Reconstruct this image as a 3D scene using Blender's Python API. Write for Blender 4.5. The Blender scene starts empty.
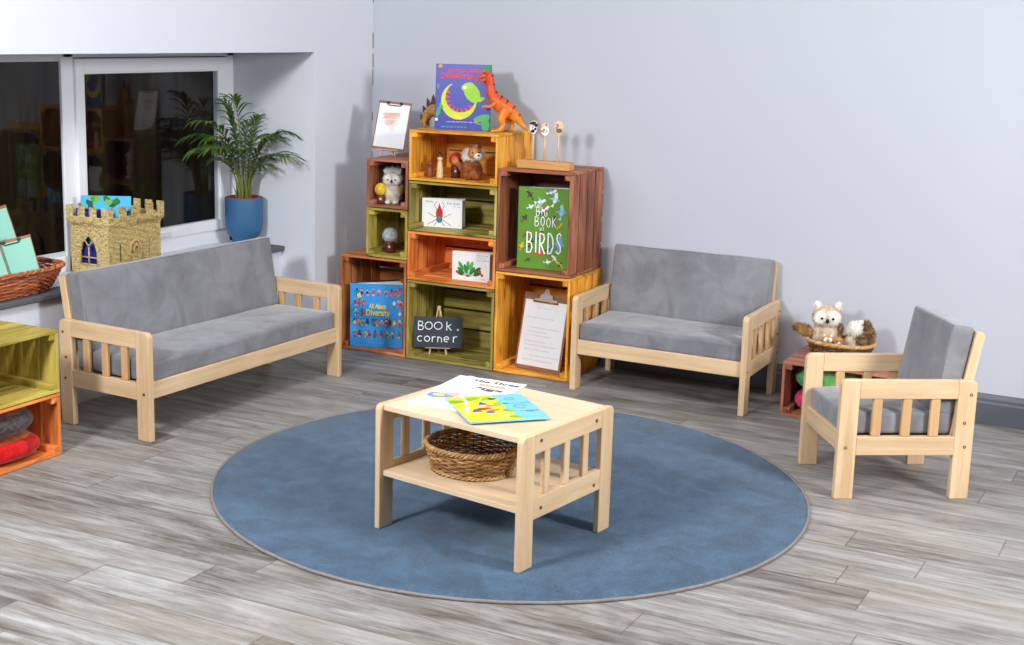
import bpy, bmesh, math, random
from math import sin, cos, pi, radians, tan, atan2, sqrt
from mathutils import Vector, Matrix, Euler, noise
SC = bpy.context.scene
COL = SC.collection

# ------------------------------------------------------------------ camera
cam_d = bpy.data.cameras.new('camera')
cam = bpy.data.objects.new('camera', cam_d); COL.objects.link(cam)
yaw = 0.5268085248
pitch, roll = 0.1909270981, 0.0200905644
fwd = Vector((0, cos(pitch), -sin(pitch))); rgt = Vector((1, 0, 0)); up = Vector((0, sin(pitch), cos(pitch)))
r2 = rgt*cos(roll) + up*sin(roll); u2 = -rgt*sin(roll) + up*cos(roll)
RZ = Matrix.Rotation(yaw, 3, 'Z')
r2 = RZ @ r2; u2 = RZ @ u2; f2 = RZ @ fwd
cam.matrix_world = Matrix(((r2.x, u2.x, -f2.x, 0), (r2.y, u2.y, -f2.y, 0), (r2.z, u2.z, -f2.z, 1.5), (0, 0, 0, 1)))
cam_d.sensor_fit = 'HORIZONTAL'; cam_d.sensor_width = 36
cam_d.lens = 1348.395*36/1024
cam_d.shift_x = (512-452.40)/1024; cam_d.shift_y = -(322.5-290.48)/1024
cam_d.clip_start = 0.05; cam_d.clip_end = 100
SC.camera = cam

# ------------------------------------------------------------------ world, lights, exposure
def lin(c): return c/12.92 if c <= .04045 else ((c+.055)/1.055)**2.4
def S(r, g, b): return (lin(r/255), lin(g/255), lin(b/255), 1)
W = bpy.data.worlds.new('world'); SC.world = W; W.use_nodes = True
W.node_tree.nodes['Background'].inputs[0].default_value = (.5, .6, .8, 1)
W.node_tree.nodes['Background'].inputs[1].default_value = 0.45
def area(name, loc, tgt, size, power, col=(1, 1, 1)):
    l = bpy.data.lights.new(name, 'AREA'); l.shape = 'RECTANGLE'; l.size = size[0]; l.size_y = size[1]
    l.energy = power; l.color = col
    o = bpy.data.objects.new(name, l); COL.objects.link(o); o.location = loc
    d = Vector(tgt)-Vector(loc); o.rotation_euler = d.to_track_quat('-Z', 'Y').to_euler()
    return o
area('softbox_key', (-2.7, 0.7, 2.15), (-2.6, 4.6, 0.7), (0.42, 0.42), 104, (.97, .985, 1))
area('softbox_side', (1.5, 3.2, 1.95), (-2.6, 4.6, 0.7), (0.6, 0.6), 118, (.98, .99, 1))
area('ceiling_fill', (-1.4, 2.6, 2.62), (-1.4, 2.6, 0), (2.0, 2.0), 34, (.98, .99, 1))  # unseen overhead fill light, added for soft light from above
SC.view_settings.view_transform = 'Standard'; SC.view_settings.look = 'None'
SC.view_settings.gamma = 1; SC.view_settings.use_curve_mapping = False
SC.view_settings.exposure = 0.0

# ------------------------------------------------------------------ node helpers
class NT:
    def __init__(s, name):
        s.m = bpy.data.materials.new(name); s.m.use_nodes = True; s.t = s.m.node_tree
        s.b = s.t.nodes['Principled BSDF']; s.out = s.t.nodes['Material Output']
    def n(s, typ, **k):
        nd = s.t.nodes.new(typ)
        for a, b in k.items(): setattr(nd, a, b)
        return nd
    def put(s, sock, v):
        if hasattr(v, 'links') or isinstance(v, bpy.types.NodeSocket): s.t.links.new(v, sock)
        else: sock.default_value = v
    def math(s, op, a, b=0, c=None):
        nd = s.n('ShaderNodeMath', operation=op); s.put(nd.inputs[0], a); s.put(nd.inputs[1], b)
        if c is not None: s.put(nd.inputs[2], c)
        return nd.outputs[0]
    def vmul(s, v, k):
        nd = s.n('ShaderNodeVectorMath', operation='MULTIPLY'); s.put(nd.inputs[0], v); nd.inputs[1].default_value = k
        return nd.outputs[0]
    def vadd(s, v, k):
        nd = s.n('ShaderNodeVectorMath', operation='ADD'); s.put(nd.inputs[0], v); s.put(nd.inputs[1], k)
        return nd.outputs[0]
    def noise(s, vec, scale, detail=3, rough=.55, dist=0):
        nd = s.n('ShaderNodeTexNoise'); s.put(nd.inputs['Vector'], vec); nd.inputs['Scale'].default_value = scale
        nd.inputs['Detail'].default_value = detail; nd.inputs['Roughness'].default_value = rough; nd.inputs['Distortion'].default_value = dist
        return nd.outputs['Fac']
    def ramp(s, fac, pts):
        nd = s.n('ShaderNodeValToRGB'); s.put(nd.inputs[0], fac); e = nd.color_ramp.elements
        while len(e) < len(pts): e.new(.5)
        for i, (p, c) in enumerate(pts): e[i].position = p; e[i].color = c
        return nd.outputs[0]
    def mix(s, fac, a, b, mode='MIX'):
        nd = s.n('ShaderNodeMix', data_type='RGBA', blend_type=mode)
        s.put(nd.inputs[0], fac); s.put(nd.inputs[6], a); s.put(nd.inputs[7], b)
        return nd.outputs[2]
    def bump(s, h, strength=.3, dist=.002):
        nd = s.n('ShaderNodeBump'); s.put(nd.inputs['Height'], h); nd.inputs['Strength'].default_value = strength
        nd.inputs['Distance'].default_value = dist; s.t.links.new(nd.outputs[0], s.b.inputs['Normal'])
    def attr(s, name):
        nd = s.n('ShaderNodeAttribute', attribute_name=name); return nd
    def obj(s): return s.n('ShaderNodeTexCoord').outputs['Object']
    def fin(s, col, rough=.5, spec=.5):
        s.put(s.b.inputs['Base Color'], col); s.put(s.b.inputs['Roughness'], rough)
        s.put(s.b.inputs['Specular IOR Level'], spec); return s.m
_M = {}
def flat(rgb, rough=.6, var=.06, scale=25, spec=.4, metal=0):
    k = (rgb, rough, var, scale, metal)
    if k in _M: return _M[k]
    t = NT('paint_%d_%d_%d' % rgb); c = S(*rgb)
    f = t.noise(t.obj(), scale)
    col = t.ramp(f, [(.3, tuple(x*(1-var) for x in c[:3])+(1,)), (.7, tuple(min(1, x*(1+var)) for x in c[:3])+(1,))])
    t.b.inputs['Metallic'].default_value = metal
    _M[k] = t.fin(col, rough, spec); return _M[k]
def wood(name, c1, c2, c3, rough=.5, sx=3, sy=60, knots=0., var=.25, bump=.15, gain=1.):
    """grain runs along the x of attribute gv; rnd shifts the tone of each plank"""
    t = NT(name); g = t.attr('gv').outputs['Vector']; r = t.attr('rnd').outputs['Fac']
    g = t.vadd(g, t.vmul(t.n('ShaderNodeCombineXYZ').outputs[0], (0, 0, 0)))
    cx = t.n('ShaderNodeCombineXYZ'); t.put(cx.inputs[0], t.math('MULTIPLY', r, 7.3)); t.put(cx.inputs[1], t.math('MULTIPLY', r, 3.1)); t.put(cx.inputs[2], t.math('MULTIPLY', r, 5.7))
    g = t.vadd(g, cx.outputs[0])
    f1 = t.noise(t.vmul(g, (sx, sy, sy)), 1, 4, .6, .4)
    f2 = t.noise(t.vmul(g, (sx*.8, sy*.2, sy*.2)), 1, 3, .5, 1.2)
    f = t.math('ADD', t.math('MULTIPLY', f1, .5), t.math('MULTIPLY', f2, .5))
    col = t.ramp(f, [(.34, S(*c1)), (.5, S(*c2)), (.66, S(*c3))])
    v = t.math('ADD', t.math('MULTIPLY', r, var*2), 1-var)
    cc = t.n('ShaderNodeCombineColor'); v = t.math('MULTIPLY', v, gain); [t.put(cc.inputs[i], v) for i in range(3)]
    col = t.mix(1.0, col, cc.outputs[0], 'MULTIPLY')
    if knots:
        vo = t.n('ShaderNodeTexVoronoi'); t.put(vo.inputs['Vector'], t.vmul(g, (4, 14, 14))); vo.inputs['Scale'].default_value = 1
        k = t.ramp(vo.outputs['Distance'], [(.06, (1, 1, 1, 1)), (.17, (0, 0, 0, 1))])
        col = t.mix(t.math('MULTIPLY', k, knots), col, tuple(x*.35 for x in S(*c1)[:3])+(1,))
    t.bump(f1, bump, .001)
    return t.fin(col, rough, .35)

# ------------------------------------------------------------------ mesh builder
RND = random.Random(7)
class MB:
    def __init__(s): s.v = []; s.f = []; s.m = []; s.g = []; s.r = []; s.sm = []
    def add(s, vs, fs, mi=0, gv=None, rnd=None, smooth=False, M=None):
        o = len(s.v)
        if rnd is None: rnd = RND.random()
        vs = [Vector(p) for p in vs]
        gs = [Vector(p) for p in gv] if gv else list(vs)
        if M is not None: vs = [M @ p for p in vs]
        s.v += vs; s.g += gs; s.r += [rnd]*len(vs)
        for i, f in enumerate(fs):
            s.f.append([o+k for k in f]); s.m.append(mi if not isinstance(mi, (list, tuple)) else mi[i]); s.sm.append(smooth)
        return s
    def box(s, c, d, mi=0, axis=None, rnd=None, M=None):
        c = Vector(c); h = Vector(d)/2
        vs = [Vector((x*h.x, y*h.y, z*h.z)) for x in (-1, 1) for y in (-1, 1) for z in (-1, 1)]
        ax = axis if axis is not None else max(range(3), key=lambda i: d[i])
        gv = [Vector((p[ax], p[(ax+1) % 3], p[(ax+2) % 3])) for p in vs]
        fs = [(0, 1, 3, 2), (4, 6, 7, 5), (0, 4, 5, 1), (2, 3, 7, 6), (0, 2, 6, 4), (1, 5, 7, 3)]
        return s.add([p+c for p in vs], fs, mi, gv, rnd, M=M)
    def bx(s, x0, x1, y0, y1, z0, z1, mi=0, axis=None, rnd=None, M=None):
        return s.box(((x0+x1)/2, (y0+y1)/2, (z0+z1)/2), (x1-x0, y1-y0, z1-z0), mi, axis, rnd, M)
    def prism(s, pts, t0, t1, plane='yz', mi=0, grain=0, rnd=None, M=None, smooth=False):
        """pts in 2-D extruded along the third axis; plane 'yz' -> x, 'xz' -> y, 'xy' -> z"""
        def P(a, b, t):
            return {'yz': (t, a, b), 'xz': (a, t, b), 'xy': (a, b, t)}[plane]
        n = len(pts); vs = [P(a, b, t0) for a, b in pts]+[P(a, b, t1) for a, b in pts]
        fs = [list(range(n))[::-1], [n+i for i in range(n)]]+[(i, (i+1) % n, n+(i+1) % n, n+i) for i in range(n)]
        gv = [Vector((p[grain], p[(grain+1) % 3], p[(grain+2) % 3])) for p in vs]
        return s.add(vs, fs, mi, gv, rnd, smooth, M)
    def lathe(s, prof, n=24, c=(0, 0, 0), mi=0, cap=True, M=None, sx=1, sy=1, smooth=True):
        vs = []; fs = []; c = Vector(c)
        for r, z in prof:
            for i in range(n): a = 2*pi*i/n; vs.append(c+Vector((r*cos(a)*sx, r*sin(a)*sy, z)))
        k = len(prof)
        for j in range(k-1):
            for i in range(n): fs.append((j*n+i, j*n+(i+1) % n, (j+1)*n+(i+1) % n, (j+1)*n+i))
        if cap: fs.append(list(range(n))[::-1]); fs.append([(k-1)*n+i for i in range(n)])
        return s.add(vs, fs, mi, smooth=smooth, M=M)
    def ell(s, c, r, mi=0, n=14, k=10, M=None, R=None):
        vs = []; fs = []; c = Vector(c)
        for j in range(1, k):
            t = pi*j/k
            for i in range(n): a = 2*pi*i/n; vs.append(Vector((r[0]*sin(t)*cos(a), r[1]*sin(t)*sin(a), r[2]*cos(t))))
        vs.append(Vector((0, 0, r[2]))); vs.append(Vector((0, 0, -r[2])))
        T = len(vs)-2
        for j in range(k-2):
            for i in range(n): fs.append((j*n+i, (j+1)*n+i, (j+1)*n+(i+1) % n, j*n+(i+1) % n))
        for i in range(n): fs.append((T, i, (i+1) % n)); fs.append((T+1, (k-2)*n+(i+1) % n, (k-2)*n+i))
        if R is not None: vs = [R @ p for p in vs]
        return s.add([p+c for p in vs], fs, mi, smooth=True, M=M)
    def tube(s, pts, rad, n=6, mi=0, closed=False, M=None, smooth=True, flat=1.):
        pts = [Vector(p) for p in pts]; k = len(pts); vs = []; fs = []
        if not isinstance(rad, (list, tuple)): rad = [rad]*k
        up0 = None
        for i, p in enumerate(pts):
            a = pts[(i-1) % k] if closed or i > 0 else p; b = pts[(i+1) % k] if closed or i < k-1 else p
            t = (b-a); t = t.normalized() if t.length > 1e-9 else Vector((0, 0, 1))
            if up0 is None:
                up0 = t.orthogonal() if abs(t.z) > .95 else Vector((0, 0, 1))
            u = up0-t*up0.dot(t)
            u = u.normalized() if u.length > 1e-6 else t.orthogonal().normalized()
            up0 = u; w = t.cross(u)
            for q in range(n):
                an = 2*pi*q/n; vs.append(p+(u*cos(an)*flat+w*sin(an))*rad[i])
        for i in range(k if closed else k-1):
            for q in range(n): fs.append((i*n+q, i*n+(q+1) % n, ((i+1) % k)*n+(q+1) % n, ((i+1) % k)*n+q))
        if not closed: fs.append(list(range(n))[::-1]); fs.append([(k-1)*n+q for q in range(n)])
        return s.add(vs, fs, mi, smooth=smooth, M=M)
    def rbox(s, c, d, r, mi=0, fn=None, n=14, M=None):
        h = [x/2 for x in d]; c = Vector(c)
        def co(H):
            e = [-H, -H+r*.12, -H+r*.45, -H+r]; m = [-H+r+(2*H-2*r)*i/n for i in range(1, n)]
            return e+m+[-x for x in e[::-1]]
        cs = [co(H) for H in h]; idx = {}; vs = []; fs = []
        def vid(i, j, k):
            key = (i, j, k)
            if key not in idx:
                p = Vector((cs[0][i], cs[1][j], cs[2][k]))
                q = Vector([max(-(h[a]-r), min(h[a]-r, p[a])) for a in range(3)]); dd = p-q
                if dd.length > 1e-9: p = q+dd.normalized()*r
                idx[key] = len(vs); vs.append(p)
            return idx[key]
        L = [len(x) for x in cs]
        for a in range(3):
            b, g = (a+1) % 3, (a+2) % 3
            for side in (0, L[a]-1):
                for j in range(L[b]-1):
                    for k in range(L[g]-1):
                        q = []
                        for dj, dk in ((0, 0), (1, 0), (1, 1), (0, 1)):
                            t = [0, 0, 0]; t[a] = side; t[b] = j+dj; t[g] = k+dk; q.append(vid(*t))
                        fs.append(q if side else q[::-1])
        if fn: vs = [fn(p) for p in vs]
        return s.add([p+c for p in vs], fs, mi, smooth=True, M=M)
    def build(s, name, mats, parent=None, bevel=0, seg=2, loc=None):
        me = bpy.data.meshes.new(name); me.from_pydata([tuple(p) for p in s.v], [], s.f)
        if not isinstance(mats, (list, tuple)): mats = [mats]
        for m in mats: me.materials.append(m)
        me.polygons.foreach_set('material_index', s.m); me.polygons.foreach_set('use_smooth', s.sm)
        a = me.attributes.new('gv', 'FLOAT_VECTOR', 'POINT'); a.data.foreach_set('vector', [x for p in s.g for x in p])
        a = me.attributes.new('rnd', 'FLOAT', 'POINT'); a.data.foreach_set('value', s.r)
        me.update()
        o = bpy.data.objects.new(name, me); COL.objects.link(o)
        if parent is not None: o.parent = parent
        if loc is not None: o.location = loc
        if bevel:
            b = o.modifiers.new('bevel', 'BEVEL'); b.width = bevel; b.segments = seg; b.limit_method = 'ANGLE'; b.angle_limit = radians(40)
            b.harden_normals = False
        return o
def tag(o, label, cat, group=None, kind=None):
    if label: o['label'] = label
    if cat: o['category'] = cat
    if group: o['group'] = group
    if kind: o['kind'] = kind
    return o
def thing(name, label, cat, loc, rz=0, group=None, lean=0, roll=0):
    o = bpy.data.objects.new(name, None); COL.objects.link(o); o.empty_display_size = .05
    M = Matrix.Translation(loc) @ Matrix.Rotation(rz, 4, 'Z') @ Matrix.Rotation(-lean, 4, 'X') @ Matrix.Rotation(roll, 4, 'Y')
    o.matrix_world = M
    return tag(o, label, cat, group)
def struct(mb, name, mat, bevel=0):
    o = mb.build(name, mat, bevel=bevel); o['kind'] = 'structure'; return o
def copy_tree(src, parent=None):
    c = src.copy(); COL.objects.link(c)
    if parent is not None: c.parent = parent
    for ch in list(src.children): copy_tree(ch, c)
    return c

# ------------------------------------------------------------------ shared materials
BIRCH = wood('birch', (196, 162, 122), (213, 182, 144), (224, 196, 160), .42, 2.5, 45, 0, .05, .05)
BIRCH2 = wood('birch_honey', (190, 148, 102), (204, 163, 116), (214, 176, 130), .42, 2.5, 45, 0, .05, .05)
BIRCHPLY = wood('birch_panel', (206, 178, 144), (216, 190, 157), (224, 200, 170), .4, 2, 22, 0, .03, .03)
CR = {
 'yellow': wood('stain_yellow', (150, 84, 18), (218, 150, 48), (240, 182, 80), .5, 3, 55, .7, .16, gain=1.22),
 'orange': wood('stain_orange', (150, 74, 28), (218, 128, 62), (238, 156, 90), .5, 3, 55, .7, .16, gain=1.22),
 'brown': wood('stain_brown', (84, 44, 28), (142, 84, 58), (180, 120, 88), .5, 3, 55, .7, .2, gain=1.2),
 'redbrown': wood('stain_red_brown', (92, 48, 34), (146, 90, 68), (178, 118, 92), .5, 3, 55, .7, .16, gain=1.22),
 'olive': wood('stain_olive', (108, 94, 30), (168, 148, 66), (196, 178, 94), .5, 3, 55, .7, .16, gain=1.22),
 'green': wood('stain_green', (86, 76, 28), (148, 132, 64), (178, 162, 92), .5, 3, 55, .7, .16, gain=1.22),
 'rust': wood('stain_rust', (116, 60, 26), (182, 110, 60), (208, 138, 84), .5, 3, 55, .7, .18, gain=1.2),
}
METAL = flat((196, 190, 178), .35, .05, 30, .5, .35)
DARKMETAL = flat((45, 46, 50), .35, .1, 30, .5, .6)
BOLT = flat((92, 74, 50), .35, .1, 80, .5, .7)
def fabric(name, c):
    t = NT(name); o = t.obj()
    f = t.noise(o, 7, 3, .6, .6); g = t.noise(t.vmul(o, (1, 1, 1)), 320, 2)
    col = t.ramp(f, [(.3, tuple(x*.74 for x in S(*c)[:3])+(1,)), (.7, tuple(min(1, x*1.2) for x in S(*c)[:3])+(1,))])
    t.b.inputs['Sheen Weight'].default_value = .5; t.b.inputs['Sheen Roughness'].default_value = .4
    h = t.math('ADD', t.math('MULTIPLY', t.noise(o, 9, 3, .5, .8), 6), g)
    t.bump(h, .35, .0025)
    return t.fin(col, .75, .25)
VELVET = fabric('grey_velvet', (128, 128, 133))
PIPING = fabric('grey_piping', (98, 98, 104))

# ------------------------------------------------------------------ the room
BW = 5.565; LW = -3.713; RY = 5.087; WX = -4.19; SZ = .474; LZ = 1.387
def wallmat(name, c, var=.03):
    t = NT(name); o = t.obj(); f = t.noise(o, 1.3, 4, .5); f2 = t.noise(o, 60, 2)
    col = t.ramp(f, [(.3, tuple(x*(1-var) for x in S(*c)[:3])+(1,)), (.7, S(*c))])
    t.bump(f2, .08, .001)
    return t.fin(col, .65, .25)
WALLW = wallmat('white_wall_paint', (216, 219, 228)); WALLG = wallmat('pale_grey_wall_paint', (188, 191, 201))
CEIL = wallmat('ceiling_paint', (225, 225, 225)); UPVC = wallmat('white_plastic_frame', (240, 242, 247), .03)
WALLD = wallmat('room_rear_paint', (84, 84, 88))
def floormat():
    t = NT('grey_wood_vinyl'); o = t.obj(); sx = t.n('ShaderNodeSeparateXYZ'); t.put(sx.inputs[0], o)
    x, y = sx.outputs[0], sx.outputs[1]
    ye = t.math('SUBTRACT', y, t.math('MULTIPLY', t.math('ADD', x, 2.9), .049))
    row = t.math('DIVIDE', t.math('SUBTRACT', ye, 2.300), .1520); ri = t.math('FLOOR', row); rf = t.math('FRACT', row)
    w1 = t.n('ShaderNodeTexWhiteNoise', noise_dimensions='1D'); t.put(w1.inputs['W'], ri)
    cc = t.math('DIVIDE', t.math('ADD', x, t.math('MULTIPLY', w1.outputs['Value'], 1.3)), 1.22); ci = t.math('FLOOR', cc); cf = t.math('FRACT', cc)
    cb = t.n('ShaderNodeCombineXYZ'); t.put(cb.inputs[0], ri); t.put(cb.inputs[1], ci)
    w2 = t.n('ShaderNodeTexWhiteNoise', noise_dimensions='3D'); t.put(w2.inputs['Vector'], cb.outputs[0]); rnd = w2.outputs['Value']
    off = t.n('ShaderNodeCombineXYZ'); t.put(off.inputs[2], t.math('MULTIPLY', rnd, 40)); t.put(off.inputs[0], t.math('MULTIPLY', rnd, 9))
    xv = t.n('ShaderNodeCombineXYZ'); t.put(xv.inputs[0], x); t.put(xv.inputs[1], ye)
    g = t.vadd(xv.outputs[0], off.outputs[0])
    f1 = t.noise(t.vmul(g, (2.6, 30, 1)), 1, 6, .7, 1.0)
    f2 = t.noise(t.vmul(g, (2.2, 9, 1)), 1, 4, .6, 1.2)
    f3 = t.noise(t.vmul(g, (16, 90, 1)), 1, 3, .6, .3)
    f = t.math('ADD', t.math('ADD', t.math('MULTIPLY', f1, .5), t.math('MULTIPLY', f2, .38)), t.math('MULTIPLY', f3, .12))
    f = t.math('ADD', f, t.math('MULTIPLY', t.math('SUBTRACT', rnd, .5), .09))
    col = t.ramp(f, [(.34, S(76, 70, 64)), (.43, S(112, 107, 102)), (.52, S(140, 138, 135)), (.64, S(170, 169, 168))])
    tint = t.noise(t.vmul(g, (1.2, 3, 1)), 1, 2, .5, .5)
    col = t.mix(t.math('MULTIPLY', t.ramp(tint, [(.45, (0, 0, 0, 1)), (.7, (1, 1, 1, 1))]), .35), col, S(150, 139, 124))
    e = t.math('MINIMUM', rf, t.math('SUBTRACT', 1, rf)); e2 = t.math('MINIMUM', cf, t.math('SUBTRACT', 1, cf))
    l1 = t.math('LESS_THAN', e, .010); l2 = t.math('LESS_THAN', e2, .0016); l = t.math('MAXIMUM', l1, l2)
    col = t.mix(t.math('MULTIPLY', l, .6), col, S(70, 66, 62))
    t.bump(t.math('SUBTRACT', f1, l), .08, .001)
    return t.fin(col, t.math('ADD', .38, t.math('MULTIPLY', f1, .2)), .4)
FLOOR = floormat()
RX, FY = 3.2, -2.2
struct(MB().bx(-4.5, RX, FY, BW+.1, -.1, 0), 'floor', FLOOR)
struct(MB().bx(-4.5, RX, FY, BW+.1, 2.7, 2.8), 'ceiling', CEIL)
struct(MB().bx(-4.5, RX+.1, BW, BW+.15, 0, 2.7), 'wall_back', WALLG)
struct(MB().bx(RX, RX+.1, FY, BW, 0, 2.7), 'wall_right', WALLD)
struct(MB().bx(-4.5, RX, FY-.1, FY, 0, 2.7), 'wall_front', WALLD)
AY = .6   # left end of the alcove
wl = MB(); wl.bx(-4.218, LW, RY, BW, 0, 2.7); wl.bx(-4.218, LW, AY, RY, LZ, 2.7); wl.bx(-4.218, LW, FY, AY, 0, 2.7)
wl.bx(-4.4, -3.91, AY, RY, 0, SZ-.03); struct(wl, 'wall_left', WALLW)
# grey skirting with a stepped top, along the back wall
sk = MB(); prof = [(0, 0), (-.018, 0), (-.018, .085), (-.014, .092), (-.014, .104), (-.007, .118), (0, .122)]
sk.prism([(BW+a, b) for a, b in prof], LW, RX, 'yz'); struct(sk, 'baseboard_back', flat((92, 95, 104), .4, .04, 3))
# sill: white board with grey nosing
s1 = MB(); s1.bx(WX-.05, -3.985, AY, RY, SZ-.03, SZ); struct(s1, 'trim_1', UPVC, .002)
s2 = MB(); s2.bx(-3.985, -3.885, AY, RY-.002, SZ-.024, SZ); struct(s2, 'trim_2', flat((88, 89, 92), .7, .1, 60), .006)
ck = MB(); RND2 = random.Random(4); z = .66
while z < 2.6:
    l_ = RND2.uniform(.02, .12)
    if RND2.random() < .75: ck.bx(LW, LW+.003+RND2.random()*.003, BW-.003, BW, z, z+l_)
    z += l_+RND2.uniform(.0, .03)
struct(ck, 'trim_3', flat((150, 128, 112), .9, .1, 60))['label'] = 'broken brown crack line running down the wall corner'
# window: outer frame, mullion, sash, panes
def window():
    x0, x1 = WX-.024, WX
    fr = MB(); zt, zb = LZ, SZ
    fr.bx(x0, x1, AY, RY, zt-.03, zt+.02); fr.bx(x0, x1, AY, RY, zb, zb+.065)
    fr.bx(x0, x1, RY-.045, RY, zb, zt); fr.bx(x0, x1, 4.008, 4.062, zb, zt); fr.bx(x0, x1, 2.3, 2.36, zb, zt); fr.bx(x0, x1, AY, AY+.05, zb, zt)
    root = struct(fr, 'window_1', UPVC, .003)
    bead = MB()
    for a, b in ((4.002, 2.36), (2.3, AY+.05)):
        pass
    bead.bx(x0+.01, x1+.002, 3.994, 4.008, zb+.065, zt-.03); bead.bx(x0+.01, x1-.008, 2.36, 4.0, zb+.065, zb+.085); bead.bx(x0+.01, x1-.008, 2.36, 4.0, zt-.045, zt-.03)
    bead.build('glazing_bead', UPVC, root, .002)
    sa = MB(); X0, X1 = x0+.005, x1+.014; y0, y1, z0, z1 = 4.062, 5.036, zb+.067, zt-.034
    # inner glass 4.105..4.965, .585..1.295
    gy0, gy1, gz0, gz1 = 4.107, 4.966, .585, 1.295
    sa.bx(X0, X1, y0, gy0, z0, z1); sa.bx(X0, X1, gy1, y1, z0, z1); sa.bx(X0, X1, gy0, gy1, z0, gz0); sa.bx(X0, X1, gy0, gy1, gz1, z1)
    so = sa.build('window_sash', UPVC, root, .004)
    ib = MB(); d = .014
    d = .006; xb = X1-.003; ib.bx(X0, xb, gy0, gy0+d, gz0, gz1); ib.bx(X0, xb, gy1-d, gy1, gz0, gz1); ib.bx(X0, xb, gy0, gy1, gz0, gz0+d); ib.bx(X0, xb, gy0, gy1, gz1-d, gz1)
    ib.build('glazing_bead', UPVC, so, .002)
    gk = MB(); gk.bx(x1-.004, x1+.002, 5.036, 5.0415, z0, z1); gk.build('gasket', flat((50, 52, 55), .7), root)
    h = MB(); hy = 4.50
    h.rbox((x1+.02, hy-.10, .563), (.016, .07, .026), .006); h.rbox((x1+.036, hy-.02, .563), (.016, .22, .02), .007)
    h.rbox((x1+.03, hy-.1, .563), (.03, .026, .02), .007)
    h.build('window_handle', flat((225, 228, 232), .35), so)
    return root
win = window()
t = NT('window_glass'); tr = t.n('ShaderNodeBsdfTransparent'); gl = t.n('ShaderNodeBsdfGlossy'); gl.inputs['Roughness'].default_value = .03
tr.inputs[0].default_value = (.86, .87, .87, 1)
fz = t.n('ShaderNodeFresnel'); fz.inputs[0].default_value = 1.5; ms = t.n('ShaderNodeMixShader')
geo = t.n('ShaderNodeNewGeometry'); t.put(ms.inputs[0], t.math('MULTIPLY', fz.outputs[0], t.math('SUBTRACT', 1, geo.outputs['Backfacing']))); t.put(ms.inputs[1], tr.outputs[0]); t.put(ms.inputs[2], gl.outputs[0]); t.put(t.out.inputs[0], ms.outputs[0])
GLASS = t.m
g = MB(); g.bx(WX-.012, WX-.006, AY+.04, 4.0, .53, 1.36); g.build('pane', GLASS, win)
g = MB(); g.bx(WX, WX+.006, 4.103, 4.970, .582, 1.298); g.build('pane', GLASS, win)
# the dark garden outside
t = NT('night_lawn'); f = t.noise(t.obj(), 6, 5); LAWN = t.fin(t.ramp(f, [(.35, S(18, 24, 10)), (.7, S(50, 60, 24))]), .9, .1)
y = MB(); y.bx(-14, -4.5, -3, 14, -.25, -.15); o = y.build('lawn', LAWN); tag(o, 'dark night lawn outside the window', 'lawn', kind='stuff')
t = NT('fence_wood'); q_ = t.vmul(t.obj(), (1, 8, .5)); FENCE = t.fin(t.ramp(t.noise(q_, .6, 2), [(.35, S(34, 24, 20)), (.5, S(70, 52, 40)), (.65, S(84, 76, 46))]), .9, .0)
fr = thing('garden_fence', 'dark brown vertical board fence seen outside through the window', 'fence', (-6.2, 0, -.15))
b = MB(); yy = 0.
while yy < 20: b.bx(-.01, .01, yy, yy+.124, 0, 1.75+RND.uniform(-.01, .01)); yy += .1245
b.build('fence_boards', FENCE, fr)
b = MB(); b.bx(-.05, -.011, 0, 20, .4, .47); b.bx(-.05, -.011, 0, 20, 1.35, 1.42); b.build('fence_rail', FENCE, fr)

# ------------------------------------------------------------------ round rug
RGX, RGY, RGR = -2.018, 3.868, .992
t = NT('blue_rug_pile'); o = t.obj()
f = t.noise(o, 190, 4, .75); f2 = t.noise(o, 9, 6, .7, .5)
ff = t.math('ADD', t.math('MULTIPLY', f, .55), t.math('MULTIPLY', f2, .45))
t.bump(f, .9, .006); t.b.inputs['Sheen Weight'].default_value = .25
RUG = t.fin(t.ramp(ff, [(.36, S(18, 46, 70)), (.5, S(36, 74, 104)), (.64, S(66, 106, 138))]), .95, .1)
rg = thing('round_rug', 'large round blue rug with thin grey bound edge on the floor', 'rug', (RGX, RGY, 0))
b = MB(); b.lathe([(0.01, .006), (.4, .006), (.7, .006), (RGR-.012, .006), (RGR-.006, .005), (RGR-.006, 0)], 160, cap=True); b.build('pile', RUG, rg)
b = MB(); n = 200
b.tube([((RGR-.005+.0012*sin(i*.9)*cos(i*.13))*cos(2*pi*i/n) and ((RGR-.005)*cos(2*pi*i/n)), (RGR-.005)*sin(2*pi*i/n), .0045+.0006*sin(i*1.7)) for i in range(n)], .0056, 6, closed=True)
b.build('edge_binding', flat((128, 120, 118), .9, .15, 90), rg)

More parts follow.
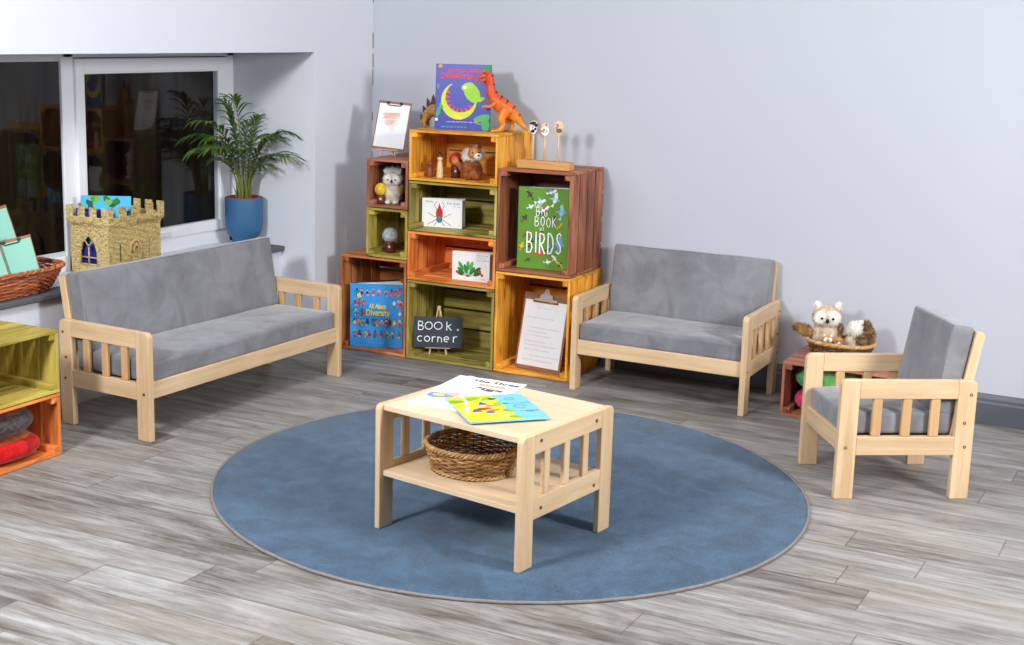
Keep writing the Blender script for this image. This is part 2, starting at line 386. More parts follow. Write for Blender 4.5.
# ------------------------------------------------------------------ seats
D, HA, PW, PT = .4544, .4064, .0625, .0254
def post_outline(y0, y1, z1, r, which):
    """post side view, one upper corner rounded"""
    pts = [(y0, 0), (y1, 0)]
    if which > 0:
        pts += [(y1-r+r*cos(a), z1-r+r*sin(a)) for a in [pi/2*i/6 for i in range(7)]]; pts += [(y0, z1)]
    else:
        pts += [(y1, z1)]; pts += [(y0+r-r*sin(a), z1-r+r*cos(a)) for a in [pi/2*i/6 for i in range(7)]]
    return pts
def seat_unit(name, label, cat, loc, rz, L):
    root = thing(name, label, cat, loc, rz, None)
    h = L/2; inner = L-2*PT
    for s in (-1, 1):
        x0, x1 = (h-PT, h) if s > 0 else (-h, -h+PT)
        b = MB(); b.prism(post_outline(0, PW, HA, .022, -1), x0, x1, 'yz', grain=2); b.build('leg', BIRCH, root, .003)
        b = MB(); b.prism(post_outline(D-PW, D, HA, .022, 1), x0, x1, 'yz', grain=2); b.build('leg', BIRCH, root, .003)
        b = MB(); b.bx(x0+.001, x1-.001, PW, D-PW, .343, HA-.0005); b.build('armrest', BIRCH, root, .002)
        b = MB(); b.bx(x0+.001, x1-.001, PW, D-PW, .151, .214); b.build('side_rail', BIRCH, root, .002)
        for yc in (.127, .226, .321):
            b = MB(); b.bx((x0+x1)/2-.008, (x0+x1)/2+.008, yc-.016, yc+.016, .214, .343, axis=2); b.build('slat', BIRCH2, root, .004)
        for yb, zb in ((.434, .358), (.420, .262), (.427, .180), (.026, .177)):
            b = MB(); M = Matrix.Translation((x1+.0003 if s > 0 else x0-.0003, yb, zb)) @ Matrix.Rotation(pi/2, 4, 'Y')
            b.lathe([(.0055, -.0012), (.0055, .0006), (.003, .0008), (.0028, -.0005)], 12, M=M); b.build('bolt', BOLT, root)
    xi = h-PT
    b = MB(); b.bx(-xi, xi, .012, .034, .155, .218); b.build('front_rail', BIRCH, root, .003)
    b = MB(); b.bx(-xi, xi, D-.042, D-.02, .155, .214); b.build('rear_rail', BIRCH, root, .003)
    b = MB(); b.bx(-xi+.002, xi-.002, .034, D-.042, .190, .203); b.build('seat_board', BIRCHPLY, root)
    # back frame, leaning
    an = .165; M = Matrix.Translation((0, .386, .205)) @ Matrix.Rotation(-an, 4, 'X')
    b = MB()
    for s in (-1, 1):
        xx = s*(xi-.0145)
        pts = [(0, -.0), (.032, -.0), (.032, .350)]+[(.032-.014+.014*cos(a), .350+.014*sin(a)) for a in [pi/2*i/5 for i in range(1, 6)]]+[(0, .364)]
        b.prism(pts, xx-.0125, xx+.0125, 'yz', grain=2, M=M)
    for z0 in (.02, .17, .30): b.bx(-xi+.027, xi-.027, .006, .024, z0, z0+.06, M=M)
    b.build('backrest_frame', BIRCH, root, .002)
    # cushions
    seed = RND.random()*50
    def wob(p, k=.004):
        q = p*5+Vector((seed, 0, 0)); return noise.noise(q)*k
    def fs(p):
        q = p.copy(); cx = 1-(abs(p.x)/(inner/2))**4; cy = 1-(abs(p.y)/.19)**4
        if p.z > 0: q.z += .006*max(0, cx)*max(0, cy)+wob(p)
        q.y += wob(p*1.3, .003) if p.y < 0 else 0
        return q
    b = MB(); b.rbox((0, .205, .2525), (inner-.008, .372, .075), .012, fn=fs, n=20); c = b.build('seat_cushion', VELVET, root)
    M2 = Matrix.Translation((0, .318, .286)) @ Matrix.Rotation(-an, 4, 'X')
    def fb(p):
        q = p.copy(); cx = 1-(abs(p.x)/(inner/2))**4; cz = 1-(abs(p.z)/.15)**4
        q.y += (-.008 if p.y < 0 else .003)*max(0, cx)*max(0, cz)+wob(p+Vector((9, 3, 1)), .003)
        q.z += wob(p*1.2, .003)
        return q
    b = MB(); b.rbox((0, .037, .153), (inner-.008, .074, .305), .013, fn=fb, n=20, M=M2); c2 = b.build('back_cushion', VELVET, root)
    hx = (inner-.008)/2
    b = MB()
    for yy in (.004, .070):
        pts = []
        for (x, z) in ((-hx+.006, .006), (hx-.006, .006), (hx-.006, .300), (-hx+.006, .300)): pts.append((x, z))
        pp = []
        for i in range(4):
            a, c_ = pts[i], pts[(i+1) % 4]
            for k in range(10): pp.append(M2 @ Vector((a[0]+(c_[0]-a[0])*k/10, yy, a[1]+(c_[1]-a[1])*k/10)))
        b.tube(pp, .0022, 5, closed=True)
    b.build('piping', PIPING, c2)
    return root
seat_unit('sofa', 'long wooden children\'s sofa with grey cushions standing below the window', 'sofa', (-3.305, 4.123, 0), 1.5556, 1.186)
seat_unit('loveseat', 'two-seat wooden children\'s sofa with grey cushions against the back wall', 'sofa', (-1.989, 5.092, 0), .0164, .766)
seat_unit('armchair', 'single wooden children\'s armchair with grey cushions at the right edge of the rug', 'armchair', (-1.145, 4.481, 0), -.982, .388)

# ------------------------------------------------------------------ low table
TL, TW, TH, tw, tt = .541, .476, .3974, .0635, .019
tb = thing('coffee_table', 'low slatted birch table with a lower shelf on the blue rug', 'table', (-1.616, 3.180, .0065), -.139)
TM = tb.matrix_world.copy(); TH -= .0065
def tbl():
    for s in (0, 1):
        x0, x1 = (-tt, 0) if s else (-TL, -TL+tt)
        b = MB(); b.prism(post_outline(0, tw, TH, .018, -1), x0, x1, 'yz', grain=2); b.build('leg', BIRCH, tb, .0025)
        b = MB(); b.prism(post_outline(TW-tw, TW, TH, .018, 1), x0, x1, 'yz', grain=2); b.build('leg', BIRCH, tb, .0025)
        b = MB(); b.bx(x0+.0007, x1-.0007, tw, TW-tw, TH-.058, TH-.0005); b.build('end_rail', BIRCH, tb, .002)
        b = MB(); b.bx(x0+.0007, x1-.0007, tw, TW-tw, .140, .203); b.build('end_rail', BIRCH, tb, .002)
        for yc in (.129, .231, .332):
            b = MB(); b.bx((x0+x1)/2-.007, (x0+x1)/2+.007, yc-.0145, yc+.0145, .203, TH-.058, axis=2); b.build('slat', BIRCH, tb, .003)
        for yb, zb in ((.092, .376), (.380, .370), (.099, .176), (.378, .170)):
            b = MB(); M = Matrix.Translation((x1+.0003 if s else x0-.0003, yb, zb-.008)) @ Matrix.Rotation(pi/2, 4, 'Y')
            b.lathe([(.0055, -.0012), (.0055, .0006), (.003, .0008), (.0028, -.0005)], 12, M=M); b.build('bolt', BOLT, tb)
    b = MB(); b.bx(-TL+tt, -tt, .016, TW-.016, TH-.020, TH-.002); b.build('tabletop', BIRCHPLY, tb, .002)
    b = MB(); b.bx(-TL+tt, -tt, .016, TW-.016, .166, .183); b.build('shelf', BIRCHPLY, tb, .002)
tbl()
TABTOP = .0065+TH-.002; TABSHELF = .0065+.183

# ------------------------------------------------------------------ crates
def crate(label, colour, loc, rz, w, h, d=.35, npl=4, nh=3, group='stained wooden crates'):
    """opening faces -y; origin at the front lower left corner"""
    m = CR[colour]; root = thing('wooden_crate', label, 'crate', loc, rz, group); T = .013; g = .009
    e = .0012
    def rows(n, a, b_): 
        s = (b_-a-(n-1)*g)/n; return [(a+i*(s+g), a+i*(s+g)+s) for i in range(n)]
    for nm, z0, z1 in (('bottom_panel', e, T), ('top_panel', h-T, h-e)):
        b = MB()
        for y0, y1 in rows(npl, 0, d-T): b.bx(e, w-e, y0+RND.uniform(0, .001), y1, z0+RND.uniform(0, .001), z1-RND.uniform(0, .001), axis=0)
        b.build(nm, m, root, .0012)
    for x0, x1 in ((e, T), (w-T, w-e)):
        b = MB()
        for y0, y1 in rows(npl, 0, d-T): b.bx(x0, x1, y0+RND.uniform(0, .001), y1, T+.0005, h-T-.0005, axis=2)
        b.build('side_panel', m, root, .0012)
    b = MB()
    for z0, z1 in rows(nh, .0015, h-.0015): b.bx(e, w-e, d-T, d, z0, z1, axis=0)
    b.build('back_panel', m, root, .0012)
    s = .026
    for cx in (0, 1):
        for cz in (0, 1):
            b = MB(); x0 = T if not cx else w-T-s; z0 = T if not cz else h-T-.022
            b.bx(x0, x0+s, .004, d-T-.002, z0, z0+.022, axis=1); b.build('corner_batten', m, root, .0015)
    return root
CX, CY, CA = -2.792, 5.173, .03
CF = Matrix.Translation((CX, CY, 0)) @ Matrix.Rotation(CA, 4, 'Z')
def cw(x, y, z): return CF @ Vector((x, y, z))
G1 = 'stacked display crates'
crate('yellow upright crate at the floor of the stack, holding a wooden clipboard', 'yellow', cw(.001, 0, 0), CA, .363, .457, nh=4, group=G1)
crate('dark brown upright crate holding the green book, top of the right column', 'brown', cw(.001, 0, .4575), CA, .356, .456, nh=4, group=G1)
crate('green crate at the floor of the stack, holding the small chalkboard', 'green', cw(-.4525, 0, 0), CA, .451, .370, nh=4, group=G1)
crate('orange half-height crate above the chalkboard crate', 'orange', cw(-.4525, 0, .3705), CA, .452, .2265, nh=2, group=G1)
crate('green half-height crate holding a white book, second from the top of the middle column', 'green', cw(-.450, 0, .5975), CA, .450, .2295, nh=2, group=G1)
crate('yellow half-height crate holding peg dolls and a brown plush, topmost of the middle column', 'yellow', cw(-.452, 0, .8275), CA, .4515, .2305, nh=2, group=G1)
crate('rust brown upright crate at the left of the stack, holding the bright blue book', 'rust', cw(-.818, 0, 0), CA, .362, .457, nh=4, group=G1)
crate('small olive crate holding a grey pom-pom figure', 'olive', cw(-.676, 0, .4575), CA, .222, .231, npl=4, nh=2, group=G1)
crate('small reddish brown crate holding a white owl, top of the left column', 'redbrown', cw(-.676, 0, .689), CA, .222, .226, npl=4, nh=2, group=G1)
# low crates at the left edge
LR = pi/2+.0208
crate('orange crate on the floor at the left edge, holding felt cushions', 'orange', (-3.4655, 2.805, 0), LR, .454, .226, nh=2, group='crates at the left edge')
crate('empty olive crate on top of the orange crate at the left edge', 'olive', (-3.4655, 2.805, .2265), LR, .454, .226, nh=2, group='crates at the left edge')
crate('small red brown crate on the floor behind the armchair, under the owl basket', 'redbrown', (-1.492, 5.205, 0), 0.0, .45, .227, nh=2, group=None)

# ------------------------------------------------------------------ flat printing and lettering
class Art:
    """flat shapes printed on a plane: (u right, v up), every layer a hair further out"""
    def __init__(s, lim=None): s.b = MB(); s.mats = []; s.k = 0; s.lim = lim
    def mi(s, rgb, rough=.5):
        m = flat(rgb, rough, .04, 40)
        if m not in s.mats: s.mats.append(m)
        return s.mats.index(m)
    def z(s): s.k += 1; return .0004+s.k*.000018
    def poly(s, pts, rgb, M):
        h = s.z(); n = len(pts)
        if s.lim: pts = [(min(s.lim[0], max(0, u)), min(s.lim[1], max(0, v))) for u, v in pts]
        area_ = sum(pts[i][0]*pts[(i+1) % n][1]-pts[(i+1) % n][0]*pts[i][1] for i in range(n))
        if area_ < 0: pts = pts[::-1]
        s.b.add([(u, -h, v) for u, v in pts], [tuple(range(n))], s.mi(rgb), M=M)
    def blob(s, u, v, a, b_, rgb, M, rot=0, n=14, wob=0, seed=0):
        r = random.Random(seed+int(u*9999)+int(v*7777)); ph = r.random()*6
        pts = []
        for i in range(n):
            t_ = 2*pi*i/n; k = 1+wob*sin(3*t_+ph)+wob*.6*sin(5*t_+2*ph)
            x, y = a*k*cos(t_), b_*k*sin(t_); pts.append((u+x*cos(rot)-y*sin(rot), v+x*sin(rot)+y*cos(rot)))
        s.poly(pts, rgb, M)
    def rect(s, u0, v0, u1, v1, rgb, M): s.poly([(u0, v0), (u1, v0), (u1, v1), (u0, v1)], rgb, M)
    def line(s, pts, w, rgb, M):
        h = s.z(); mi = s.mi(rgb); L = []
        for i, p in enumerate(pts):
            a = pts[max(0, i-1)]; c = pts[min(len(pts)-1, i+1)]; d = Vector((c[0]-a[0], c[1]-a[1]))
            d = d.normalized() if d.length > 0 else Vector((1, 0)); nn = Vector((-d.y, d.x))*w/2
            L.append(((p[0]+nn.x, -h, p[1]+nn.y), (p[0]-nn.x, -h, p[1]-nn.y)))
        vs = [q for ab in L for q in ab]
        s.b.add(vs, [(2*i, 2*i+1, 2*i+3, 2*i+2) for i in range(len(pts)-1)], mi, M=M)
    def text(s, body, u, v, size, rgb, M, width=None, bold=0, shear=0, rot=0, arc=0):
        c = bpy.data.curves.new('lettering', 'FONT'); c.body = body; c.size = size; c.align_x = 'CENTER'; c.shear = shear; c.offset = bold; c.resolution_u = 3
        o = bpy.data.objects.new('lettering', c); COL.objects.link(o)
        dg = bpy.context.evaluated_depsgraph_get(); me = bpy.data.meshes.new_from_object(o.evaluated_get(dg))
        bpy.data.objects.remove(o)
        xs = [p.co.x for p in me.vertices]
        if not xs: return
        k = 1
        if width: k = width/(max(xs)-min(xs))
        h = s.z(); vs = []
        for p in me.vertices:
            x, y = p.co.x*k, p.co.y
            if arc: y += -arc*(x*x)
            vs.append((u+x*cos(rot)-y*sin(rot), -h, v+x*sin(rot)+y*cos(rot)))
        s.b.add(vs, [tuple(f.vertices) for f in me.polygons], s.mi(rgb), M=M)
        bpy.data.meshes.remove(me)
    def merge(s, o):
        """the printing becomes part of the surface it is printed on"""
        me = o.data; s2 = MB(); base = len(me.materials); nv = len(me.vertices)
        s2.v = [v.co.copy() for v in me.vertices]+s.b.v; s2.g = [Vector(d.vector) for d in me.attributes['gv'].data]+s.b.g; s2.r = [d.value for d in me.attributes['rnd'].data]+s.b.r
        s2.f = [list(p.vertices) for p in me.polygons]+[[nv+k for k in f] for f in s.b.f]
        s2.m = [p.material_index for p in me.polygons]+[base+m for m in s.b.m]; s2.sm = [p.use_smooth for p in me.polygons]+s.b.sm
        t_ = s2.build(o.name, list(me.materials)+s.mats); n_ = t_.data; bpy.data.objects.remove(t_); o.data = n_
        return o
I4 = Matrix.Identity(4)
def rows_of_writing(a, M, u0, u1, v0, v1, n, rgb, w, seed=1, gap=.3):
    r = random.Random(seed)
    for i in range(n):
        v = v1+(v0-v1)*i/(max(1, n-1)); u = u0+r.uniform(0, .2)*(u1-u0)*gap; end = u1-r.uniform(0, .4)*(u1-u0)
        while u < end:
            l = r.uniform(.006, .018); k = max(3, int(l/.002))
            a.line([(u+l*j/k, v+w*.9*sin(j*2.1+i)) for j in range(k+1)], w*.5, rgb, M); u += l+r.uniform(.002, .006)
WHITEP = flat((236, 236, 232), .7, .02)
def book(name, label, loc, rz, w, h, cover, art, back=None, thick=.018, opened=.0, lean=0, spine=None, group=None, roll=0):
    """stands on its lower edge, front cover faces -y, spine at x=0"""
    root = thing(name, label, 'book', loc, rz, group, lean, roll); cm = flat(cover, .35, .03); bm_ = flat(back or cover, .35, .03); t_ = .0025
    R = Matrix.Rotation(opened, 4, 'Z'); Mb = Matrix.Translation((0, thick, 0)) @ R
    b = MB(); b.bx(0, w, 0, t_, 0, h); fc = b.build('front_cover', cm, root, .0006)
    b = MB(); b.bx(0, w, -t_, 0, 0, h, M=Mb); b.build('back_cover', bm_, root, .0006)
    b = MB(); b.bx(-t_, 0, 0, thick, 0, h); b.build('spine', flat(spine or cover, .35, .03), root, .0006)
    b = MB()
    if opened < .02: b.bx(.001, w-.004, t_+.0002, thick-t_-.0002, .003, h-.003)
    else:
        k = 6
        for i in range(k):
            a = opened*(i+.4)/k; y0 = t_+.001+(thick-2*t_-.004)*i/(k-1)
            b.bx(.001, w-.005, 0, .0012, .003, h-.003-.002*(i % 2), M=Matrix.Translation((0, y0, 0)) @ Matrix.Rotation(a, 4, 'Z'))
    b.build('pages', WHITEP, root)
    a = Art((w, h)); art(a, I4, w, h); a.merge(fc)
    return root

# --- bright blue book with small figures
def art_div(a, M, w, h):
    r = random.Random(3)
    skin = [(120, 74, 50), (226, 178, 140), (168, 112, 78), (240, 204, 170), (86, 54, 40)]
    cl = [(200, 40, 50), (240, 210, 50), (235, 235, 235), (40, 60, 120), (230, 110, 40), (60, 150, 90), (210, 90, 140), (60, 50, 60)]
    def kid(u, v, s):
        a.rect(u-.004*s, v-.013*s, u-.001*s, v-.004*s, r.choice(cl), M); a.rect(u+.001*s, v-.013*s, u+.004*s, v-.004*s, r.choice(cl), M)
        a.poly([(u-.006*s, v-.005*s), (u+.006*s, v-.005*s), (u+.004*s, v+.008*s), (u-.004*s, v+.008*s)], r.choice(cl), M)
        sk = r.choice(skin); a.line([(u-.009*s, v+r.uniform(-.003, .008)*s), (u-.003*s, v+.006*s)], .0025*s, sk, M); a.line([(u+.009*s, v+r.uniform(-.003, .008)*s), (u+.003*s, v+.006*s)], .0025*s, sk, M)
        a.blob(u, v+.013*s, .0048*s, .0050*s, r.choice([(40, 30, 28), (90, 50, 30), (230, 190, 90), (30, 24, 24)]), M); a.blob(u, v+.0115*s, .0038*s, .0042*s, sk, M)
    for v, us in ((.262, (.03, .055, .08, .108, .135, .17, .195, .215, .232)), (.245, (.042,)), (.212, (.022, .04, .062, .208, .228, .24)), (.165, (.026, .056, .236)), (.118, (.02, .04, .058, .082, .11, .124, .15, .172, .188, .21, .235)), (.062, (.022, .045, .075, .092, .118, .15, .175, .2, .232))):
        for u in us: kid(u*w/.249, v*h/.306, 1.15)
    a.text('All About', w*.52, h*.615, .034, (248, 226, 90), M, width=.085, bold=.0006, shear=.1)
    a.text('Diversity', w*.52, h*.505, .042, (248, 226, 90), M, width=.115, bold=.0008, shear=.1)
    rows_of_writing(a, M, .08, .19, .022, .022, 1, (190, 215, 240), .002, 5)
    a.blob(w-.014, h-.018, .006, .007, (220, 60, 50), M)
book('standing_book', 'bright blue book with little people and yellow title, standing in the rust brown crate', cw(-.762, .006, .0135), CA+.40, .249, .306, (58, 152, 224), art_div, back=(40, 60, 90), thick=.014, opened=.56, group=None)
# --- green bird book
def art_bird(a, M, w, h):
    r = random.Random(8)
    cols = [(60, 50, 50), (235, 240, 245), (120, 160, 210), (200, 70, 60), (230, 180, 60), (90, 70, 50), (150, 200, 225)]
    def bird(u, v, s, c1, c2, rot):
        a.blob(u, v, .013*s, .007*s, c1, M, rot); cc, ss = cos(rot), sin(rot)
        def T(x, y): return (u+x*cc-y*ss, v+x*ss+y*cc)
        a.poly([T(-.012*s, 0), T(-.026*s, .006*s), T(-.024*s, -.004*s)], c1, M)
        a.poly([T(-.006*s, .002*s), T(.006*s, .003*s), T(-.006*s, .02*s)], c2, M); a.poly([T(-.004*s, -.002*s), T(.006*s, -.002*s), T(0, -.016*s)], c2, M)
        a.blob(*T(.014*s, .003*s), .0055*s, .005*s, c1, M); a.poly([T(.018*s, .005*s), T(.026*s, .002*s), T(.018*s, .001*s)], (230, 170, 60), M)
    B = [(.05, .33, 1.1, 0, 5, 2.2), (.10, .30, 1.2, 1, 6, .2), (.165, .315, 1.5, 1, 6, 1.2), (.15, .345, 1.1, 1, 2, .3), (.055, .275, .8, 1, 1, .4), (.12, .268, 1.2, 1, 3, .5), (.195, .262, 1.5, 6, 2, 1.4), (.03, .225, 1, 5, 0, .9), (.165, .23, .8, 0, 5, 1.6),
         (.105, .245, .8, 0, 0, .2), (.19, .2, .8, 4, 3, .8), (.06, .125, 1.3, 0, 5, 1.3), (.04, .155, 1.0, 5, 3, .7), (.105, .155, 1, 0, 3, 1), (.10, .07, 1.3, 3, 3, .1), (.15, .1, 1.2, 5, 2, .6), (.19, .12, 1.7, 2, 2, 1.3), (.17, .055, .9, 1, 4, 2.2), (.14, .035, .8, 1, 1, .1), (.195, .03, .9, 4, 0, 2.4), (.05, .04, .7, 5, 5, .4), (.02, .1, .9, 4, 4, 1.2)]
    for u, v, s, i, j, ro in B: bird(u*w/.226, v*h/.362, s, cols[i], cols[j], ro)
    wt = (244, 246, 240)
    G = {'B': [[(0, 0), (0, 1)], [(0, 1), (.5, .95), (.6, .75), (.4, .55), (0, .52)], [(0, .52), (.55, .48), (.72, .25), (.5, .03), (0, 0)]], 'I': [[(.1, 0), (.1, 1)]], 'R': [[(0, 0), (0, 1)], [(0, 1), (.5, .95), (.62, .75), (.45, .55), (0, .5)], [(.15, .5), (.7, 0)]],
         'D': [[(0, 0), (0, 1)], [(0, 1), (.35, .95), (.65, .7), (.68, .35), (.4, .05), (0, 0)]], 'S': [[(.6, .88), (.4, 1), (.12, .92), (.05, .7), (.3, .52), (.55, .35), (.55, .12), (.3, 0), (0, .1)]], 'G': [[(.6, .85), (.35, 1), (.08, .8), (0, .45), (.15, .1), (.45, 0), (.62, .2), (.62, .42), (.38, .42)]],
         'O': [[(.35, 1), (.08, .8), (0, .5), (.08, .18), (.35, 0), (.6, .18), (.7, .5), (.6, .82), (.35, 1)]], 'K': [[(0, 0), (0, 1)], [(.6, 1), (0, .45)], [(.12, .55), (.65, 0)]], 'T': [[(0, 1), (.6, 1)], [(.3, 1), (.3, 0)]], 'H': [[(0, 0), (0, 1)], [(.55, 0), (.55, 1)], [(0, .5), (.55, .5)]], 'E': [[(.5, 1), (0, 1), (0, 0), (.5, 0)], [(0, .5), (.4, .5)]],
         'o': [[(.3, .6), (.05, .45), (.05, .12), (.3, 0), (.55, .12), (.55, .45), (.3, .6)]], 'f': [[(.2, 0), (.2, .8), (.4, 1)], [(.05, .6), (.4, .6)]]}
    def word(tx_, u, v, cw_, ch_, wd, wob=0):
        for i, c in enumerate(tx_):
            dv = wob*sin(i*2.1)
            for st in G[c]: a.line([(u+x*cw_, v+dv+y*ch_) for x, y in st], wd, (246, 248, 242), M)
            u += cw_*(.62 if c == 'I' else 1.12)
    word('THE', w*.32, h*.755, .011, .016, .0022); word('BIG', w*.36, h*.66, .021, .038, .003, .002)
    word('BOOK', w*.34, h*.53, .024, .042, .0034, .003); word('of', w*.44, h*.48, .012, .018, .0022); word('BIRDS', w*.19, h*.20, .034, .092, .0062, .003)
book('standing_book', 'large green book of birds with white lettering, standing in the dark brown crate', cw(.078, .060, .4715), CA+.12, .229, .361, (98, 146, 46), art_bird, back=(50, 52, 90), thick=.03, opened=.34, spine=(70, 140, 40))
# --- blue dinosaur-party book
def art_dino(a, M, w, h):
    def T(u, v): return (u*w, v*h)
    blue = (52, 60, 168)
    import math as m_
    # generic curled lizard
    n = 34; o = []; i_ = []
    for k in range(n+1):
        th = radians(120+250*k/n); rad = .30; f = sin(pi*min(1, k/n*1.02)); wd = .018+.10*max(0, f)**1.3
        cx, cy = .44, .47
        o.append(((cx+(rad+wd*.5)*cos(th))*w, (cy+(rad*.86+wd*.5)*sin(th))*h)); i_.append(((cx+(rad-wd*.5)*cos(th))*w, (cy+(rad*.86-wd*.5)*sin(th))*h))
    hh = a.z(); mi = a.mi((196, 214, 40)); vs = [(p[0], -hh, p[1]) for pr_ in zip(o, i_) for p in pr_]
    a.b.add(vs, [(2*k, 2*k+1, 2*k+3, 2*k+2) for k in range(n)], mi, M=M)
    for k in range(3, n-6, 3):
        p = i_[k]; q = i_[k+2]; mx, my = (p[0]+q[0])/2, (p[1]+q[1])/2; dx, dy = .44*w-mx, .47*h-my; L = sqrt(dx*dx+dy*dy)
        a.poly([p, q, (mx+dx/L*.022, my+dy/L*.022)], (226, 60, 48), M)
    a.blob(.66*w, .57*h, .05, .033, (150, 200, 50), M, 2.2); a.blob(.58*w, .66*h, .03, .018, (160, 206, 56), M, .3); a.blob(.53*w, .65*h, .008, .006, (245, 245, 240), M)
    a.blob(.80*w, .47*h, .026, .010, (150, 200, 50), M, .3); a.blob(.40*w, .20*h, .028, .010, (216, 214, 60), M, -.3)
    for u, v in ((.06, .30), (.10, .36), (.05, .24)): a.blob(u*w, v*h, .014, .008, (60, 160, 90), M, u*20, wob=.2)
    a.blob(.86*w, .17*h, .038, .022, (70, 170, 90), M, .3, wob=.1); a.blob(.93*w, .08*h, .018, .028, (60, 160, 86), M); a.blob(.82*w, .12*h, .012, .005, (150, 40, 90), M)
    a.blob(.93*w, .95*h, .022, .02, (50, 130, 90), M, wob=.2); a.blob(.07*w, .965*h, .010, .008, (230, 150, 60), M, wob=.2); a.blob(.04*w, .66*h, .005, .014, (80, 140, 150), M)
    red = (224, 52, 60)
    a.text('Bumpus Jumpus', w*.55, h*.885, .026, red, M, width=.165, bold=.0006, arc=.6); a.text('Dinosaurumpus!', w*.50, h*.79, .036, red, M, width=.21, bold=.001, arc=1.3, rot=-.08)
    rows_of_writing(a, M, .05, .2, .035, .035, 1, (230, 230, 210), .003, 4); rows_of_writing(a, M, .02, .2, .012, .012, 1, (90, 190, 160), .004, 6)
    a.rect(0, .13*h, .012, .17*h, (240, 240, 240), M)
book('standing_book', 'blue picture book with a yellow-green dinosaur, standing on top of the yellow crate', cw(-.366, .085, 1.0585), CA+.26, .252, .292, (38, 46, 154), art_dino, back=(60, 150, 90), thick=.012, lean=.05)
# --- white board books
def art_bug(a, M, w, h):
    a.blob(.43*w, .47*h, .017, .030, (196, 34, 40), M); a.poly([(.35*w, .5*h), (.51*w, .5*h), (.43*w, .86*h)], (196, 34, 40), M); a.blob(.43*w, .27*h, .015, .015, (44, 130, 150), M, wob=.04)
    for s in (-1, 1):
        for (p) in ([(.04, .40), (.13, .36), (.24, .46), (.30, .48)], [(.03, .32), (.14, .22), (.30, .08)], [(.04, .27), (.10, .12), (.13, .06)], [(.04, .55), (.13, .78), (.07, .9)]):
            a.line([((.43+s*x)*w, y*h) for x, y in p], .0022, (60, 50, 48), M)
    a.text('The Very', w*.17, h*.86, .012, (70, 70, 78), M, width=.036); a.text('Busy Spider', w*.78, h*.83, .011, (70, 70, 78), M, width=.062)
    rows_of_writing(a, M, .145, .18, .098, .098, 1, (80, 80, 90), .002, 5)
book('board_book', 'white board book with a red and teal picture, standing in the green half-height crate', cw(-.418, .075, .6115), CA+.16, .192, .131, (238, 238, 236), art_bug, thick=.012, opened=.26, group=None)
def art_leaf(a, M, w, h):
    r = random.Random(5)
    for k in range(9):
        an = radians(20+140*k/8); L = .050+.012*sin(k*2.3); u, v = w*.42, h*.14
        a.blob(u+L*cos(an), v+L*sin(an)*.95, .022, .0085, r.choice([(40, 130, 60), (60, 160, 70), (30, 104, 50), (96, 176, 80)]), M, an)
        a.line([(u, v), (u+L*cos(an), v+L*sin(an)*.95)], .002, (60, 110, 50), M)
    for u, v in ((.74, .36), (.80, .24), (.14, .28)): a.blob(w*u, h*v, .007, .007, (206, 50, 40), M)
    rows_of_writing(a, M, .12, .185, .098, .12, 3, (90, 90, 100), .0025, 12); rows_of_writing(a, M, .14, .18, .012, .012, 1, (90, 90, 100), .002, 2)
book('board_book', 'white board book with a green leafy picture, standing in the orange half-height crate', cw(-.247, .06, .3845), CA+.02, .187, .131, (238, 238, 236), art_leaf, thick=.012, opened=.24, group=None)

# --- two picture books lying on the table
def lying(name, label, pts, z, cover, art):
    """corners: A lower left, B lower right, D upper left of the cover, in table coordinates"""
    A, B, Dd = [TM @ Vector((p[0], p[1], 0)) for p in pts]
    w = (B-A).length; h = (Dd-A).length; ang = atan2(B.y-A.y, B.x-A.x)
    root = thing(name, label, 'book', (A.x, A.y, z), ang); cm = flat(cover, .3, .03)
    b = MB(); b.bx(0, w, 0, h, 0, .0012); b.build('back_cover', cm, root, .0004)
    b = MB(); b.bx(.002, w-.003, .002, h-.002, .0013, .0037); b.build('pages', WHITEP, root)
    b = MB(); b.bx(0, w, 0, h, .0038, .005); fc = b.build('front_cover', cm, root, .0004)
    a = Art((w, h)); art(a, Matrix.Translation((0, 0, .005)) @ Matrix.Rotation(-pi/2, 4, 'X'), w, h); a.merge(fc)
    return root
def art_pigs(a, M, w, h):
    a.text('The Three', w*.62, h*.87, .034, (40, 40, 60), M, width=.16, bold=.001); a.text('little', w*.64, h*.765, .034, (220, 150, 50), M, width=.09, bold=.001); a.text('Pigs', w*.64, h*.645, .040, (40, 40, 60), M, width=.11, bold=.001)
    a.blob(.30*w, .72*h, .04, .045, (236, 240, 238), M)
    a.blob(.22*w, .32*h, .045, .028, (120, 150, 185), M, wob=.12); a.blob(.20*w, .33*h, .020, .014, (226, 214, 90), M); a.blob(.36*w, .40*h, .025, .018, (235, 175, 165), M, wob=.12); a.blob(.52*w, .30*h, .036, .016, (110, 140, 180), M, wob=.1)
    a.line([(.50*w, .36*h), (.60*w, .42*h), (.70*w, .40*h), (.76*w, .36*h)], .006, (50, 44, 60), M); a.line([(.1*w, .22*h), (.4*w, .2*h), (.7*w, .22*h)], .002, (190, 200, 215), M)
lying('picture_book', 'white picture book with dark playful lettering, lying on the table', [(-.478, .069), (-.248, .119), (-.578, .425)], TABTOP+.0005, (240, 241, 243), art_pigs)
